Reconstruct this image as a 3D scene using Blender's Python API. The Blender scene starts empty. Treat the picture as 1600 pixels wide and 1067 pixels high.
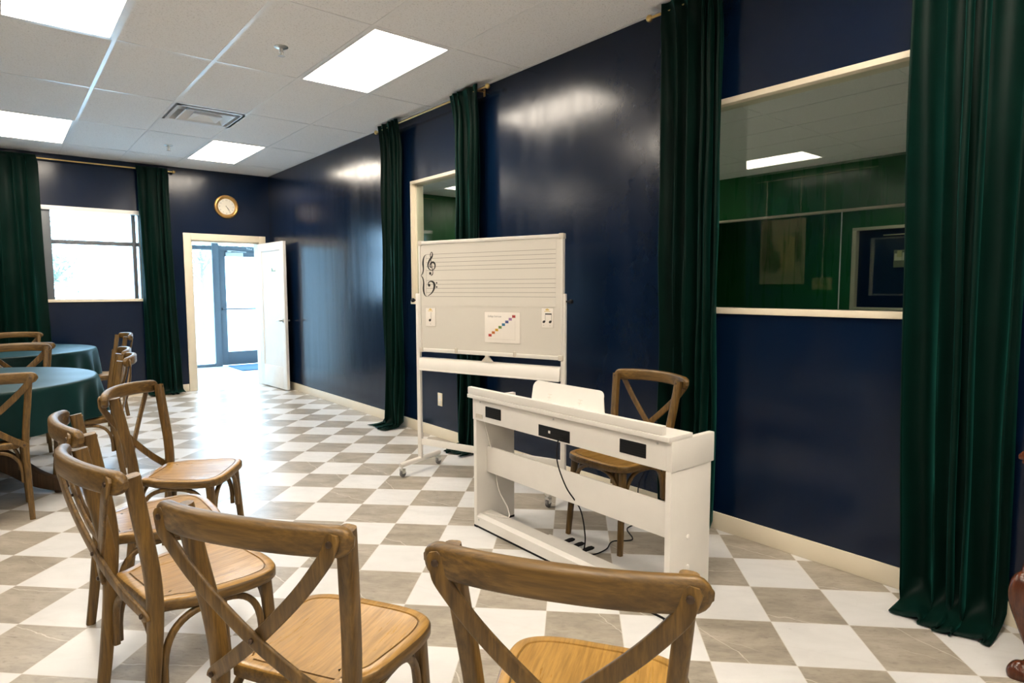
import bpy, bmesh, math, random
from mathutils import Vector, Matrix

random.seed(7)
PI = math.pi
SC = bpy.context.scene
COL = SC.collection

# ------------------------------------------------------------------ camera
cam_d = bpy.data.cameras.new('camera')
cam_d.sensor_fit = 'HORIZONTAL'
cam_d.sensor_width = 36.0
cam_d.lens = 36.0 * 979.97 / 1600.0
cam_d.clip_start = 0.05
cam = bpy.data.objects.new('camera', cam_d)
COL.objects.link(cam)
CAM = Vector((-3.083, -1.229, 1.350))
_yaw, _pit, _rol = -9.82424278e-02 + PI / 4, 8.22929071e-02, -2.54810842e-03
_f = Vector((math.sin(_yaw) * math.cos(_pit), math.cos(_yaw) * math.cos(_pit), -math.sin(_pit)))
_r = Vector((math.cos(_yaw), -math.sin(_yaw), 0))
_u = _r.cross(_f)
_r2 = math.cos(_rol) * _r + math.sin(_rol) * _u
_u2 = -math.sin(_rol) * _r + math.cos(_rol) * _u
_m = Matrix((_r2, _u2, -_f)).transposed().to_4x4()
_m.translation = CAM
cam.matrix_world = _m
SC.camera = cam

# ------------------------------------------------------------------ world, exposure
SC.view_settings.view_transform = 'Standard'
SC.view_settings.look = 'None'
SC.view_settings.exposure = 0.42
SC.view_settings.gamma = 1.0
SC.view_settings.use_curve_mapping = False
LAMP_COL = (1.0, 0.88, 0.73)
LAMP_STR = 18.0
SKY_COL = (0.40, 0.70, 1.0)
SKY_STR = 12.5
wd = bpy.data.worlds.new('sky')
SC.world = wd
wd.use_nodes = True
bg = wd.node_tree.nodes['Background']
bg.inputs[0].default_value = (*SKY_COL, 1)
bg.inputs[1].default_value = SKY_STR


def portal(loc, rot, sx, sy):
    l = bpy.data.lights.new('daylight_portal', 'AREA')
    l.shape = 'RECTANGLE'
    l.size, l.size_y = sx, sy
    l.cycles.is_portal = True
    o = bpy.data.objects.new('daylight_portal', l)
    o.location = loc
    o.rotation_euler = rot
    COL.objects.link(o)


portal((-2.12, 8.2, 1.78), (-PI / 2, 0, 0), 1.05, 1.1)
portal((0.5, 10.75, 1.45), (-PI / 2, 0, 0), 3.2, 2.9)

# ------------------------------------------------------------------ materials


def mat(name):
    m = bpy.data.materials.new(name)
    m.use_nodes = True
    nt = m.node_tree
    return m, nt, nt.nodes['Principled BSDF']


def nd(nt, t, **kw):
    n = nt.nodes.new('ShaderNode' + t)
    for k, v in kw.items():
        setattr(n, k, v)
    return n


def lk(nt, a, b):
    nt.links.new(a, b)


def mth(nt, op, a, b=None):
    n = nd(nt, 'Math', operation=op)
    for i, v in enumerate((a, b)):
        if v is None:
            continue
        if isinstance(v, (int, float)):
            n.inputs[i].default_value = v
        else:
            lk(nt, v, n.inputs[i])
    return n.outputs[0]


def mixc(nt, fac, a, b):
    n = nd(nt, 'Mix', data_type='RGBA')
    for sock, v in ((n.inputs[0], fac), (n.inputs[6], a), (n.inputs[7], b)):
        if isinstance(v, (int, float)):
            sock.default_value = v
        elif isinstance(v, tuple):
            sock.default_value = (*v, 1)
        else:
            lk(nt, v, sock)
    return n.outputs[2]


def ramp(nt, src, stops):
    n = nd(nt, 'ValToRGB')
    cr = n.color_ramp
    while len(cr.elements) < len(stops):
        cr.elements.new(0.5)
    for e, (p, c) in zip(cr.elements, stops):
        e.position = p
        e.color = (*c, 1) if isinstance(c, tuple) else (c, c, c, 1)
    lk(nt, src, n.inputs[0])
    return n.outputs[0]


def coords(nt, scale=(1, 1, 1), kind='Object'):
    tc = nd(nt, 'TexCoord')
    mp = nd(nt, 'Mapping')
    mp.inputs['Scale'].default_value = scale
    lk(nt, tc.outputs[kind], mp.inputs[0])
    return mp.outputs[0]


def noise(nt, vec, scale, detail=3, rough=0.55, dist=0.0):
    n = nd(nt, 'TexNoise')
    n.inputs['Scale'].default_value = scale
    n.inputs['Detail'].default_value = detail
    n.inputs['Roughness'].default_value = rough
    n.inputs['Distortion'].default_value = dist
    lk(nt, vec, n.inputs['Vector'])
    return n.outputs[0]


def bump(nt, bs, h, strength, dist):
    b = nd(nt, 'Bump')
    b.inputs['Strength'].default_value = strength
    b.inputs['Distance'].default_value = dist
    lk(nt, h, b.inputs['Height'])
    lk(nt, b.outputs[0], bs.inputs['Normal'])


def plain(name, col, rough=0.5, metal=0.0, spec=0.5, wob=0.04):
    m, nt, bs = mat(name)
    v = coords(nt)
    n = noise(nt, v, 6, 3)
    d = tuple(max(0, c * (1 - wob * 2)) for c in col)
    lk(nt, mixc(nt, n, d, tuple(min(1, c * (1 + wob)) for c in col)), bs.inputs['Base Color'])
    bs.inputs['Roughness'].default_value = rough
    bs.inputs['Metallic'].default_value = metal
    bs.inputs['Specular IOR Level'].default_value = spec
    return m


def wood(name, axis, dark, light, rough=0.42):
    m, nt, bs = mat(name)
    sc = [38, 38, 38]
    sc[axis] = 2.6
    v = coords(nt, tuple(sc))
    g = noise(nt, v, 1.0, 6, 0.65, 0.6)
    v2 = coords(nt, tuple(s * 3.5 for s in sc))
    f = noise(nt, v2, 1.0, 3, 0.6)
    big = noise(nt, coords(nt), 5, 2)
    c1 = ramp(nt, g, [(0.28, dark), (0.5, tuple((a + b) / 2 for a, b in zip(dark, light))), (0.72, light)])
    c2 = mixc(nt, ramp(nt, f, [(0.35, 0.55), (0.6, 0.0)]), c1, tuple(c * 0.45 for c in dark))
    c3 = mixc(nt, ramp(nt, big, [(0.35, 0.0), (0.75, 0.35)]), c2, tuple(c * 0.9 for c in light))
    lk(nt, c3, bs.inputs['Base Color'])
    lk(nt, ramp(nt, g, [(0.2, rough + 0.12), (0.8, rough - 0.08)]), bs.inputs['Roughness'])
    bump(nt, bs, f, 0.25, 0.002)
    return m


def wall_paint(name, col, rough=0.3):
    m, nt, bs = mat(name)
    v = coords(nt)
    n = noise(nt, v, 2.2, 4)
    lk(nt, mixc(nt, n, tuple(c * 0.8 for c in col), tuple(c * 1.25 for c in col)), bs.inputs['Base Color'])
    streak = noise(nt, coords(nt, (9, 9, 0.7)), 1.0, 2, 0.5)
    wave = noise(nt, v, 22, 2, 0.5)
    stip = noise(nt, v, 120, 2, 0.5)
    lk(nt, ramp(nt, streak, [(0.3, rough - 0.03), (0.7, rough + 0.05)]), bs.inputs['Roughness'])
    h = mth(nt, 'ADD', mth(nt, 'MULTIPLY', wave, 1.0), mth(nt, 'MULTIPLY', stip, 0.55))
    bump(nt, bs, h, 0.10, 0.003)
    bs.inputs['Specular IOR Level'].default_value = 0.36
    return m


def floor_mat():
    m, nt, bs = mat('checker_marble')
    tc = nd(nt, 'TexCoord')
    sx = nd(nt, 'SeparateXYZ')
    lk(nt, tc.outputs['Object'], sx.inputs[0])
    x = mth(nt, 'ADD', sx.outputs[0], 2.3405 * 0.3048)
    k = 0.70710678 / 0.3048
    u = mth(nt, 'MULTIPLY', mth(nt, 'SUBTRACT', x, sx.outputs[1]), k)
    v = mth(nt, 'MULTIPLY', mth(nt, 'ADD', x, sx.outputs[1]), k)
    fu, fv = mth(nt, 'FLOOR', u), mth(nt, 'FLOOR', v)
    par = mth(nt, 'FLOORED_MODULO', mth(nt, 'ADD', fu, fv), 2.0)   # 0 dark, 1 white
    ru, rv = mth(nt, 'FRACT', u), mth(nt, 'FRACT', v)
    cid = nd(nt, 'CombineXYZ')
    lk(nt, fu, cid.inputs[0]); lk(nt, fv, cid.inputs[1])
    wn = nd(nt, 'TexWhiteNoise', noise_dimensions='3D')
    lk(nt, cid.outputs[0], wn.inputs['Vector'])
    off = nd(nt, 'VectorMath', operation='SCALE')
    lk(nt, wn.outputs['Color'], off.inputs[0]); off.inputs['Scale'].default_value = 40
    p = nd(nt, 'CombineXYZ')
    lk(nt, u, p.inputs[0]); lk(nt, v, p.inputs[1])
    pv = nd(nt, 'VectorMath', operation='ADD')
    lk(nt, p.outputs[0], pv.inputs[0]); lk(nt, off.outputs[0], pv.inputs[1])
    P = pv.outputs[0]
    st = nd(nt, 'Mapping'); st.inputs['Rotation'].default_value = (0, 0, 0.5); st.inputs['Scale'].default_value = (0.9, 2.0, 1)
    lk(nt, P, st.inputs[0])
    cl = noise(nt, st.outputs[0], 1.7, 5, 0.6, 0.5)
    sf_ = nd(nt, 'Mapping'); sf_.inputs['Rotation'].default_value = (0, 0, 0.5); sf_.inputs['Scale'].default_value = (1.0, 3.5, 1)
    lk(nt, P, sf_.inputs[0])
    fine = noise(nt, sf_.outputs[0], 7, 6, 0.7, 0.6)
    sc3 = nd(nt, 'SeparateColor'); lk(nt, wn.outputs['Color'], sc3.inputs[0])
    wob = mth(nt, 'MULTIPLY', mth(nt, 'SUBTRACT', noise(nt, P, 3.5, 2), 0.5), 0.16)

    def vein_line(ang, offs):
        ca, sa = mth(nt, 'COSINE', ang), mth(nt, 'SINE', ang)
        a = mth(nt, 'MULTIPLY', mth(nt, 'SUBTRACT', ru, 0.5), ca)
        b = mth(nt, 'MULTIPLY', mth(nt, 'SUBTRACT', rv, 0.5), sa)
        d = mth(nt, 'SUBTRACT', mth(nt, 'ADD', mth(nt, 'ADD', a, b), wob), offs)
        return mth(nt, 'ABSOLUTE', d)
    ang1 = mth(nt, 'ADD', mth(nt, 'MULTIPLY', sc3.outputs[0], 1.3), 0.5)
    off1 = mth(nt, 'MULTIPLY', mth(nt, 'SUBTRACT', sc3.outputs[1], 0.5), 1.1)
    off2 = mth(nt, 'MULTIPLY', mth(nt, 'SUBTRACT', sc3.outputs[2], 0.5), 1.5)
    v1 = vein_line(ang1, off1)
    v2 = vein_line(mth(nt, 'ADD', ang1, 0.45), off2)
    brk = ramp(nt, noise(nt, P, 2.6, 2), [(0.40, 0.0), (0.52, 1.0)])
    veinm = mth(nt, 'MAXIMUM', ramp(nt, v1, [(0.0, 1.0), (0.009, 0.0)]), mth(nt, 'MULTIPLY', ramp(nt, v2, [(0.0, 0.6), (0.006, 0.0)]), brk))
    dk = ramp(nt, cl, [(0.28, (0.25, 0.222, 0.178)), (0.5, (0.35, 0.310, 0.252)), (0.75, (0.44, 0.395, 0.33))])
    dk = mixc(nt, ramp(nt, fine, [(0.30, 0.55), (0.50, 0.0)]), dk, (0.18, 0.155, 0.125))
    dk = mixc(nt, mth(nt, 'MULTIPLY', veinm, 0.75), dk, (0.72, 0.68, 0.61))
    wt = ramp(nt, cl, [(0.3, (0.61, 0.605, 0.595)), (0.55, (0.66, 0.655, 0.645)), (0.8, (0.68, 0.675, 0.67))])
    wt = mixc(nt, mth(nt, 'MULTIPLY', ramp(nt, v2, [(0.0, 1.0), (0.03, 0.0)]), 0.12), wt, (0.5, 0.48, 0.45))
    wt = mixc(nt, ramp(nt, fine, [(0.24, 0.14), (0.36, 0.0)]), wt, (0.55, 0.53, 0.50))
    c = mixc(nt, par, dk, wt)
    eu = mth(nt, 'ABSOLUTE', mth(nt, 'SUBTRACT', ru, 0.5))
    ev = mth(nt, 'ABSOLUTE', mth(nt, 'SUBTRACT', rv, 0.5))
    edge = mth(nt, 'GREATER_THAN', mth(nt, 'MAXIMUM', eu, ev), 0.4935)
    c = mixc(nt, mth(nt, 'MULTIPLY', edge, 0.6), c, (0.62, 0.59, 0.54))
    lk(nt, c, bs.inputs['Base Color'])
    lk(nt, ramp(nt, fine, [(0.3, 0.27), (0.7, 0.36)]), bs.inputs['Roughness'])
    h = mth(nt, 'ADD', mth(nt, 'MULTIPLY', edge, -1.0), mth(nt, 'MULTIPLY', cl, 0.3))
    bump(nt, bs, h, 0.12, 0.001)
    return m


def ceiling_mat():
    m, nt, bs = mat('acoustic_tile')
    v = coords(nt)
    n = noise(nt, v, 95, 3, 0.7)
    pit = ramp(nt, n, [(0.36, 1.0), (0.44, 0.0)])
    c = mixc(nt, noise(nt, v, 1.3, 2), (0.92, 0.915, 0.91), (0.95, 0.945, 0.94))
    lk(nt, mixc(nt, mth(nt, 'MULTIPLY', pit, 0.40), c, (0.45, 0.43, 0.40)), bs.inputs['Base Color'])
    bs.inputs['Roughness'].default_value = 0.9
    bump(nt, bs, n, 0.35, 0.004)
    return m


def velvet(name, col, tint, rough=0.6, sheen=0.8, spec=0.08):
    m, nt, bs = mat(name)
    v = coords(nt)
    n = noise(nt, v, 9, 4, 0.6)
    lk(nt, mixc(nt, n, tuple(c * 0.6 for c in col), tuple(c * 1.4 for c in col)), bs.inputs['Base Color'])
    bs.inputs['Roughness'].default_value = rough
    bs.inputs['Sheen Weight'].default_value = sheen
    bs.inputs['Sheen Roughness'].default_value = 0.35
    bs.inputs['Sheen Tint'].default_value = (*tint, 1)
    bs.inputs['Specular IOR Level'].default_value = spec
    bump(nt, bs, noise(nt, v, 260, 2), 0.15, 0.002)
    return m


def emit(name, col, s):
    m, nt, bs = mat(name)
    bs.inputs['Base Color'].default_value = (0.9, 0.9, 0.9, 1)
    bs.inputs['Roughness'].default_value = 0.6
    v = coords(nt)
    n = noise(nt, v, 3, 1)
    bs.inputs['Emission Color'].default_value = (*col, 1)
    lk(nt, mth(nt, 'MULTIPLY', mth(nt, 'ADD', mth(nt, 'MULTIPLY', n, 0.1), 0.95), s), bs.inputs['Emission Strength'])
    return m


def glass(name, tint=(1, 1, 1), ior=1.5):
    m = bpy.data.materials.new(name)
    m.use_nodes = True
    nt = m.node_tree
    nt.nodes.clear()
    out = nd(nt, 'OutputMaterial')
    tr = nd(nt, 'BsdfTransparent'); tr.inputs[0].default_value = (*tint, 1)
    gl = nd(nt, 'BsdfGlossy'); gl.inputs['Roughness'].default_value = 0.0
    # thin pane: the same reflectance from both sides (no total internal reflection)
    geo = nd(nt, 'NewGeometry')
    fr = nd(nt, 'Fresnel')
    lk(nt, mth(nt, 'ADD', mth(nt, 'MULTIPLY', geo.outputs['Backfacing'], 1 / ior - ior), ior), fr.inputs[0])
    mx = nd(nt, 'MixShader')
    lk(nt, fr.outputs[0], mx.inputs[0]); lk(nt, tr.outputs[0], mx.inputs[1]); lk(nt, gl.outputs[0], mx.inputs[2])
    lk(nt, mx.outputs[0], out.inputs[0])
    return m


M = {}
M['navy'] = wall_paint('navy_gloss_paint', (0.0016, 0.0080, 0.0260), 0.195)
M['green_wall'] = wall_paint('green_gloss_paint', (0.018, 0.145, 0.040), 0.28)
M['floor'] = floor_mat()
M['tile'] = ceiling_mat()
M['grid'] = plain('white_grid_metal', (0.92, 0.92, 0.92), 0.3)
M['cream'] = plain('cream_trim_paint', (0.76, 0.68, 0.53), 0.4)
M['white_door'] = plain('white_door_paint', (0.82, 0.81, 0.77), 0.38)
M['lamp'] = emit('lit_diffuser', LAMP_COL, LAMP_STR)
M['fill_dim'] = emit('fill_diffuser_dim', LAMP_COL, 12.0)  # emission of the added fill panels in the green room
M['fill_far'] = emit('fill_diffuser_far', LAMP_COL, 8.0)
M['velvet'] = velvet('green_velvet', (0.0010, 0.0100, 0.0072), (0.05, 0.44, 0.36), 0.5, 0.26)
M['cloth'] = velvet('teal_tablecloth', (0.0028, 0.021, 0.021), (0.22, 0.50, 0.60), 0.45, 0.20, 0.14)
M['brass'] = plain('brass', (0.72, 0.50, 0.20), 0.28, 1.0)
M['steel'] = plain('steel', (0.62, 0.61, 0.58), 0.3, 1.0)
M['alum'] = plain('grey_aluminium', (0.13, 0.145, 0.16), 0.4, 0.2)
M['glass'] = glass('clear_glass')
M['glass_in'] = glass('interior_glass', (0.90, 0.95, 0.92), 1.65)
WD, WL = (0.042, 0.022, 0.005), (0.235, 0.130, 0.031)
M['wood_x'] = wood('oak_grain_across', 0, WD, WL)
M['wood_y'] = wood('oak_grain_deep', 1, WD, WL)
M['wood_z'] = wood('oak_grain_up', 2, WD, WL)
M['seat'] = wood('oak_seat', 1, (0.31, 0.160, 0.030), (0.46, 0.260, 0.066), 0.30)
M['dark_wood'] = wood('cherry_wood', 2, (0.045, 0.012, 0.006), (0.12, 0.035, 0.014), 0.2)
M['ped'] = wood('pedestal_wood', 2, (0.030, 0.016, 0.008), (0.10, 0.055, 0.025), 0.4)
M['bolt'] = plain('bronze_bolt', (0.10, 0.07, 0.05), 0.35, 0.8)
M['white'] = plain('white_laminate', (0.77, 0.74, 0.69), 0.35)
M['board'] = plain('board_enamel', (0.735, 0.70, 0.63), 0.22, wob=0.01)
M['board_metal'] = plain('white_coated_metal', (0.75, 0.72, 0.67), 0.35)
M['corner'] = plain('grey_cream_plastic', (0.60, 0.55, 0.47), 0.5)
M['black'] = plain('black_plastic', (0.008, 0.008, 0.009), 0.55, spec=0.2)
M['ink'] = plain('black_ink', (0.012, 0.011, 0.010), 0.6)
M['line'] = plain('grey_ink', (0.20, 0.18, 0.15), 0.6)
M['paper'] = plain('white_paper', (0.86, 0.81, 0.74), 0.5)
M['paper_edge'] = plain('tan_ink', (0.62, 0.57, 0.5), 0.6)  # even tan for card borders and the rest mount
M['grey_text'] = plain('grey_lettering', (0.22, 0.20, 0.18), 0.6)
M['yellow'] = plain('yellow_ink', (0.68, 0.50, 0.16), 0.6)
M['rubber'] = plain('grey_rubber', (0.16, 0.16, 0.16), 0.5)
M['dial'] = plain('clock_dial', (0.72, 0.68, 0.58), 0.35)
M['gilt'] = plain('gilt_frame', (0.60, 0.36, 0.12), 0.35, 0.75, wob=0.25)
M['mat'] = plain('blue_mat', (0.06, 0.13, 0.24), 0.9)
M['concrete'] = plain('pale_concrete', (0.62, 0.62, 0.60), 0.8)
M['leaf'] = plain('leaf', (0.32, 0.37, 0.28), 0.6, wob=0.2)
M['bark'] = plain('bark', (0.20, 0.16, 0.12), 0.9)
M['wire'] = plain('picture_wire', (0.62, 0.55, 0.38), 0.4, 0.6)
M['vest_floor'] = plain('pale_vinyl', (0.70, 0.69, 0.67), 0.3)
M['vest_wall'] = plain('pale_wall', (0.70, 0.70, 0.68), 0.6)
M['sign'] = plain('green_sign', (0.25, 0.42, 0.34), 0.4)

# ------------------------------------------------------------------ mesh helpers


class G:
    """collects shapes; done() links them as one mesh object"""

    def __init__(self):
        self.bm = bmesh.new()
        self.mi = 0

    def _faces(self, vs, fs):
        bv = [self.bm.verts.new(v) for v in vs]
        for f in fs:
            try:
                fc = self.bm.faces.new([bv[i] for i in f])
                fc.material_index = self.mi
            except ValueError:
                pass
        return bv

    def box(self, a, b, bev=0.0, rot=None, org=None):
        tmp = bmesh.new()
        x0, y0, z0 = (min(p, q) for p, q in zip(a, b))
        x1, y1, z1 = (max(p, q) for p, q in zip(a, b))
        bmesh.ops.create_cube(tmp, size=1.0)
        for v in tmp.verts:
            v.co = Vector(((x0 + x1) / 2 + v.co.x * (x1 - x0), (y0 + y1) / 2 + v.co.y * (y1 - y0), (z0 + z1) / 2 + v.co.z * (z1 - z0)))
        if bev > 0:
            bmesh.ops.bevel(tmp, geom=tmp.edges[:], offset=min(bev, 0.45 * min(x1 - x0, y1 - y0, z1 - z0)), segments=2, profile=0.6, affect='EDGES')
        if rot is not None:
            o = Vector(org or (0, 0, 0))
            for v in tmp.verts:
                v.co = rot @ (v.co - o) + o
        self.merge(tmp)
        return self

    def merge(self, tmp):
        tmp.verts.index_update()
        self._faces([v.co.copy() for v in tmp.verts], [[v.index for v in f.verts] for f in tmp.faces])
        tmp.free()

    def sweep(self, path, sec, ref=(0, 0, 1), scale=None, close=True, loop=False):
        P = [Vector(p) for p in path]
        ref = Vector(ref)
        n = len(sec)
        vs = []
        for i, p in enumerate(P):
            if loop:
                t = (P[(i + 1) % len(P)] - P[i - 1]).normalized()
            else:
                t = (P[min(i + 1, len(P) - 1)] - P[max(i - 1, 0)]).normalized()
            u = ref - t * ref.dot(t)
            if u.length < 1e-4:
                u = Vector((1, 0, 0)) - t * t.x
            u.normalize()
            w = t.cross(u)
            s = scale[i] if scale else (1, 1)
            if isinstance(s, (int, float)):
                s = (s, s)
            for a, b in sec:
                vs.append(p + u * a * s[0] + w * b * s[1])
        fs = []
        m = len(P)
        for i in range(m if loop else m - 1):
            j = (i + 1) % m
            for k in range(n):
                l = (k + 1) % n
                fs.append((i * n + k, i * n + l, j * n + l, j * n + k))
        if close and not loop:
            fs.append(tuple(range(n))[::-1])
            fs.append(tuple((m - 1) * n + k for k in range(n)))
        self._faces(vs, fs)
        return self

    def tube(self, path, r, n=10, loop=False, ref=(0.13, 0.27, 1)):
        rs = r if isinstance(r, (list, tuple)) else None
        base = 1.0 if rs else r
        sec = [(base * math.cos(2 * PI * k / n), base * math.sin(2 * PI * k / n)) for k in range(n)]
        return self.sweep(path, sec, ref, scale=rs, loop=loop)

    def lathe(self, prof, n=32, c=(0, 0, 0), axis='z', cap=True):
        vs, fs = [], []
        for r, h in prof:
            for k in range(n):
                a = 2 * PI * k / n
                x, y = r * math.cos(a), r * math.sin(a)
                if axis == 'z':
                    v = (x, y, h)
                elif axis == 'y':
                    v = (x, h, y)
                else:
                    v = (h, x, y)
                vs.append(Vector(v) + Vector(c))
        for i in range(len(prof) - 1):
            for k in range(n):
                l = (k + 1) % n
                fs.append((i * n + k, i * n + l, (i + 1) * n + l, (i + 1) * n + k))
        if cap:
            fs.append(tuple(range(n))[::-1])
            fs.append(tuple((len(prof) - 1) * n + k for k in range(n)))
        self._faces(vs, fs)
        return self

    def prism(self, poly, d0, d1, axis='z'):
        """extrude a 2D polygon between d0 and d1 along axis"""
        def pt(a, b, d):
            return {'z': (a, b, d), 'y': (a, d, b), 'x': (d, a, b)}[axis]
        n = len(poly)
        vs = [pt(a, b, d0) for a, b in poly] + [pt(a, b, d1) for a, b in poly]
        fs = [tuple(range(n))[::-1], tuple(range(n, 2 * n))] + [(k, (k + 1) % n, n + (k + 1) % n, n + k) for k in range(n)]
        self._faces(vs, fs)
        return self

    def done(self, name, m, parent=None, loc=None, ang=38, smooth=True):
        bm = self.bm
        bmesh.ops.recalc_face_normals(bm, faces=bm.faces[:])
        if smooth:
            lim = math.radians(ang)
            for f in bm.faces:
                f.smooth = True
            for e in bm.edges:
                if len(e.link_faces) == 2:
                    e.smooth = e.calc_face_angle(0) < lim
        me = bpy.data.meshes.new(name)
        bm.to_mesh(me)
        bm.free()
        for mm in (m if isinstance(m, (list, tuple)) else [m]):
            me.materials.append(mm)
        o = bpy.data.objects.new(name, me)
        COL.objects.link(o)
        if parent is not None:
            o.parent = parent
        if loc is not None:
            o.location = loc
        return o


def rr(w, h, r=None, n=3):
    """rounded rectangle section"""
    r = min(w, h) * 0.28 if r is None else r
    out = []
    for cx, cy, a0 in ((w / 2 - r, h / 2 - r, 0), (-w / 2 + r, h / 2 - r, 90), (-w / 2 + r, -h / 2 + r, 180), (w / 2 - r, -h / 2 + r, 270)):
        for k in range(n + 1):
            a = math.radians(a0 + 90 * k / n)
            out.append((cx + r * math.cos(a), cy + r * math.sin(a)))
    return out


def spline(pts, sub=8, closed=False):
    P = [Vector(p) for p in pts]
    n = len(P)
    out = []
    rng = range(n) if closed else range(n - 1)
    for i in rng:
        if closed:
            p0, p1, p2, p3 = P[i - 1], P[i], P[(i + 1) % n], P[(i + 2) % n]
        else:
            p0, p1, p2, p3 = P[max(i - 1, 0)], P[i], P[i + 1], P[min(i + 2, n - 1)]
        for k in range(sub):
            t = k / sub
            out.append(0.5 * ((2 * p1) + (p2 - p0) * t + (2 * p0 - 5 * p1 + 4 * p2 - p3) * t * t + (3 * p1 - p0 - 3 * p2 + p3) * t ** 3))
    if not closed:
        out.append(P[-1])
    return out


def thing(name, label, cat, loc=(0, 0, 0), rz=0.0, group=None):
    o = bpy.data.objects.new(name, None)
    o.empty_display_size = 0.1
    COL.objects.link(o)
    o.location = loc
    o.rotation_euler = (0, 0, rz)
    return tag(o, label, cat, group)


def tag(o, label, cat, group=None):
    o['label'] = label
    o['category'] = cat
    if group:
        o['group'] = group
    return o


def struct(o, label=None, cat=None):
    o['kind'] = 'structure'
    if label:
        o['label'] = label
        o['category'] = cat
    return o


def copy_tree(root, loc, rz, label, group=None):
    r = root.copy()
    COL.objects.link(r)
    r.location = loc
    r.rotation_euler = (0, 0, rz)
    r['label'] = label
    if group:
        r['group'] = group

    def rec(src, dst):
        for ch in [o for o in list(bpy.data.objects) if o.parent == src]:
            c = ch.copy()
            COL.objects.link(c)
            c.parent = dst
            rec(ch, c)
    rec(root, r)
    return r


def text_mesh(g, txt, size, org, xdir, ydir, align='LEFT', shear=0.0):
    cu = bpy.data.curves.new('lettering', 'FONT')
    cu.body = txt
    cu.size = size
    cu.align_x = align
    cu.shear = shear
    o = bpy.data.objects.new('lettering', cu)
    COL.objects.link(o)
    bpy.context.view_layer.update()
    me = bpy.data.meshes.new_from_object(o)
    org, xd, yd = Vector(org), Vector(xdir), Vector(ydir)
    zd = xd.cross(yd).normalized() * 0.0004
    g._faces([org + xd * v.co.x + yd * v.co.y + zd for v in me.vertices], [tuple(p.vertices) for p in me.polygons])
    bpy.data.objects.remove(o)
    bpy.data.curves.remove(cu)
    bpy.data.meshes.remove(me)


def ribbon(g, pts, th=0.0006, y=0.0, sub=8):
    """flat stroke of varying width in the x-z plane at depth y; pts = (x, z, width)"""
    P = spline([(p[0], p[1], p[2]) for p in pts], sub)
    vs, fs = [], []
    for i, p in enumerate(P):
        a, b = P[max(i - 1, 0)], P[min(i + 1, len(P) - 1)]
        t = Vector((b.x - a.x, b.y - a.y)).normalized()
        w = max(p.z * 1.35, 0.0008) / 2
        nx, nz = -t.y * w, t.x * w
        for d in (0, th):
            vs.append((p.x + nx, y - d, p.y + nz))
            vs.append((p.x - nx, y - d, p.y - nz))
    for i in range(len(P) - 1):
        a, b = i * 4, i * 4 + 4
        fs += [(a + 2, a + 3, b + 3, b + 2), (a, a + 2, b + 2, b), (a + 1, a + 3, b + 3, b + 1)]
    g._faces(vs, fs)


def disc(g, x, z, rx, rz, y, th=0.0006, tilt=0.0, n=20):
    poly = []
    for k in range(n):
        a = 2 * PI * k / n
        dx, dz = rx * math.cos(a), rz * math.sin(a)
        poly.append((x + dx * math.cos(tilt) - dz * math.sin(tilt), z + dx * math.sin(tilt) + dz * math.cos(tilt)))
    g.prism(poly, y, y - th, 'y')


# ------------------------------------------------------------------ room shell
CZ = 2.96           # ceiling
XL, YB, YF = -5.35, -4.3, 8.0
GX, G3 = 5.3, 8.6   # depth of the green room, of the room behind it


def slab_with_holes(name, m, axis, d0, d1, a0, a1, z0, z1, holes):
    """wall slab: axis 'x' -> thickness along x, runs along y; holes = (a0,a1,z0,z1)"""
    g = G()
    cuts = sorted({a0, a1, *[h[0] for h in holes], *[h[1] for h in holes]})
    for p, q in zip(cuts[:-1], cuts[1:]):
        hs = sorted([h for h in holes if h[0] <= p + 1e-6 and h[1] >= q - 1e-6], key=lambda h: h[2])
        z = z0
        segs = []
        for h in hs:
            if h[2] > z:
                segs.append((z, h[2]))
            z = h[3]
        if z < z1:
            segs.append((z, z1))
        for s, t in segs:
            if axis == 'x':
                g.box((d0, p, s), (d1, q, t))
            else:
                g.box((p, d0, s), (q, d1, t))
    return struct(g.done(name, m, smooth=False))


W1 = (-0.30, 0.86, 1.25, 2.37)     # near interior window, y range and z range
W2 = (2.95, 4.04, 1.25, 2.37)      # farther interior window
FWN = (-2.66, -1.58, 1.25, 2.31)   # window on the far wall (x range)
DR = (-1.04, -0.16, 0.0, 2.02)     # doorway on the far wall

struct(G().box((XL - 0.15, YB - 0.15, -0.1), (0.0, 8.15, 0.0)).done('floor', M['floor'], smooth=False))
slab_with_holes('wall_right', M['navy'], 'x', 0.0, 0.12, YB - 0.1, YF, 0, 3.1, [W1, W2])
slab_with_holes('wall_far', M['navy'], 'y', YF, YF + 0.16, XL - 0.12, 0.12, 0, 3.1, [FWN, DR])
struct(G().box((XL - 0.12, YB, 0), (XL, YF, 3.1)).done('wall_left', M['navy'], smooth=False))
struct(G().box((XL - 0.12, YB - 0.12, 0), (0.0, YB, 3.1)).done('wall_back', M['vest_wall'], smooth=False))  # unseen wall, painted pale to bounce light into the room

# lay-in ceiling: tile panels, openings for lights and vent, T-bar grid
XS = [-0.02 - 0.596 * k for k in range(0, 10)]
YS = [2.385 + 1.238 * k for k in range(-6, 5)]
LIGHT_CELLS = [(i, j) for i in (1, 4, 7) for j in (0, 3, 6, 9)]
VENT = (-1.785, -1.195, 4.905, 5.505)


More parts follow.
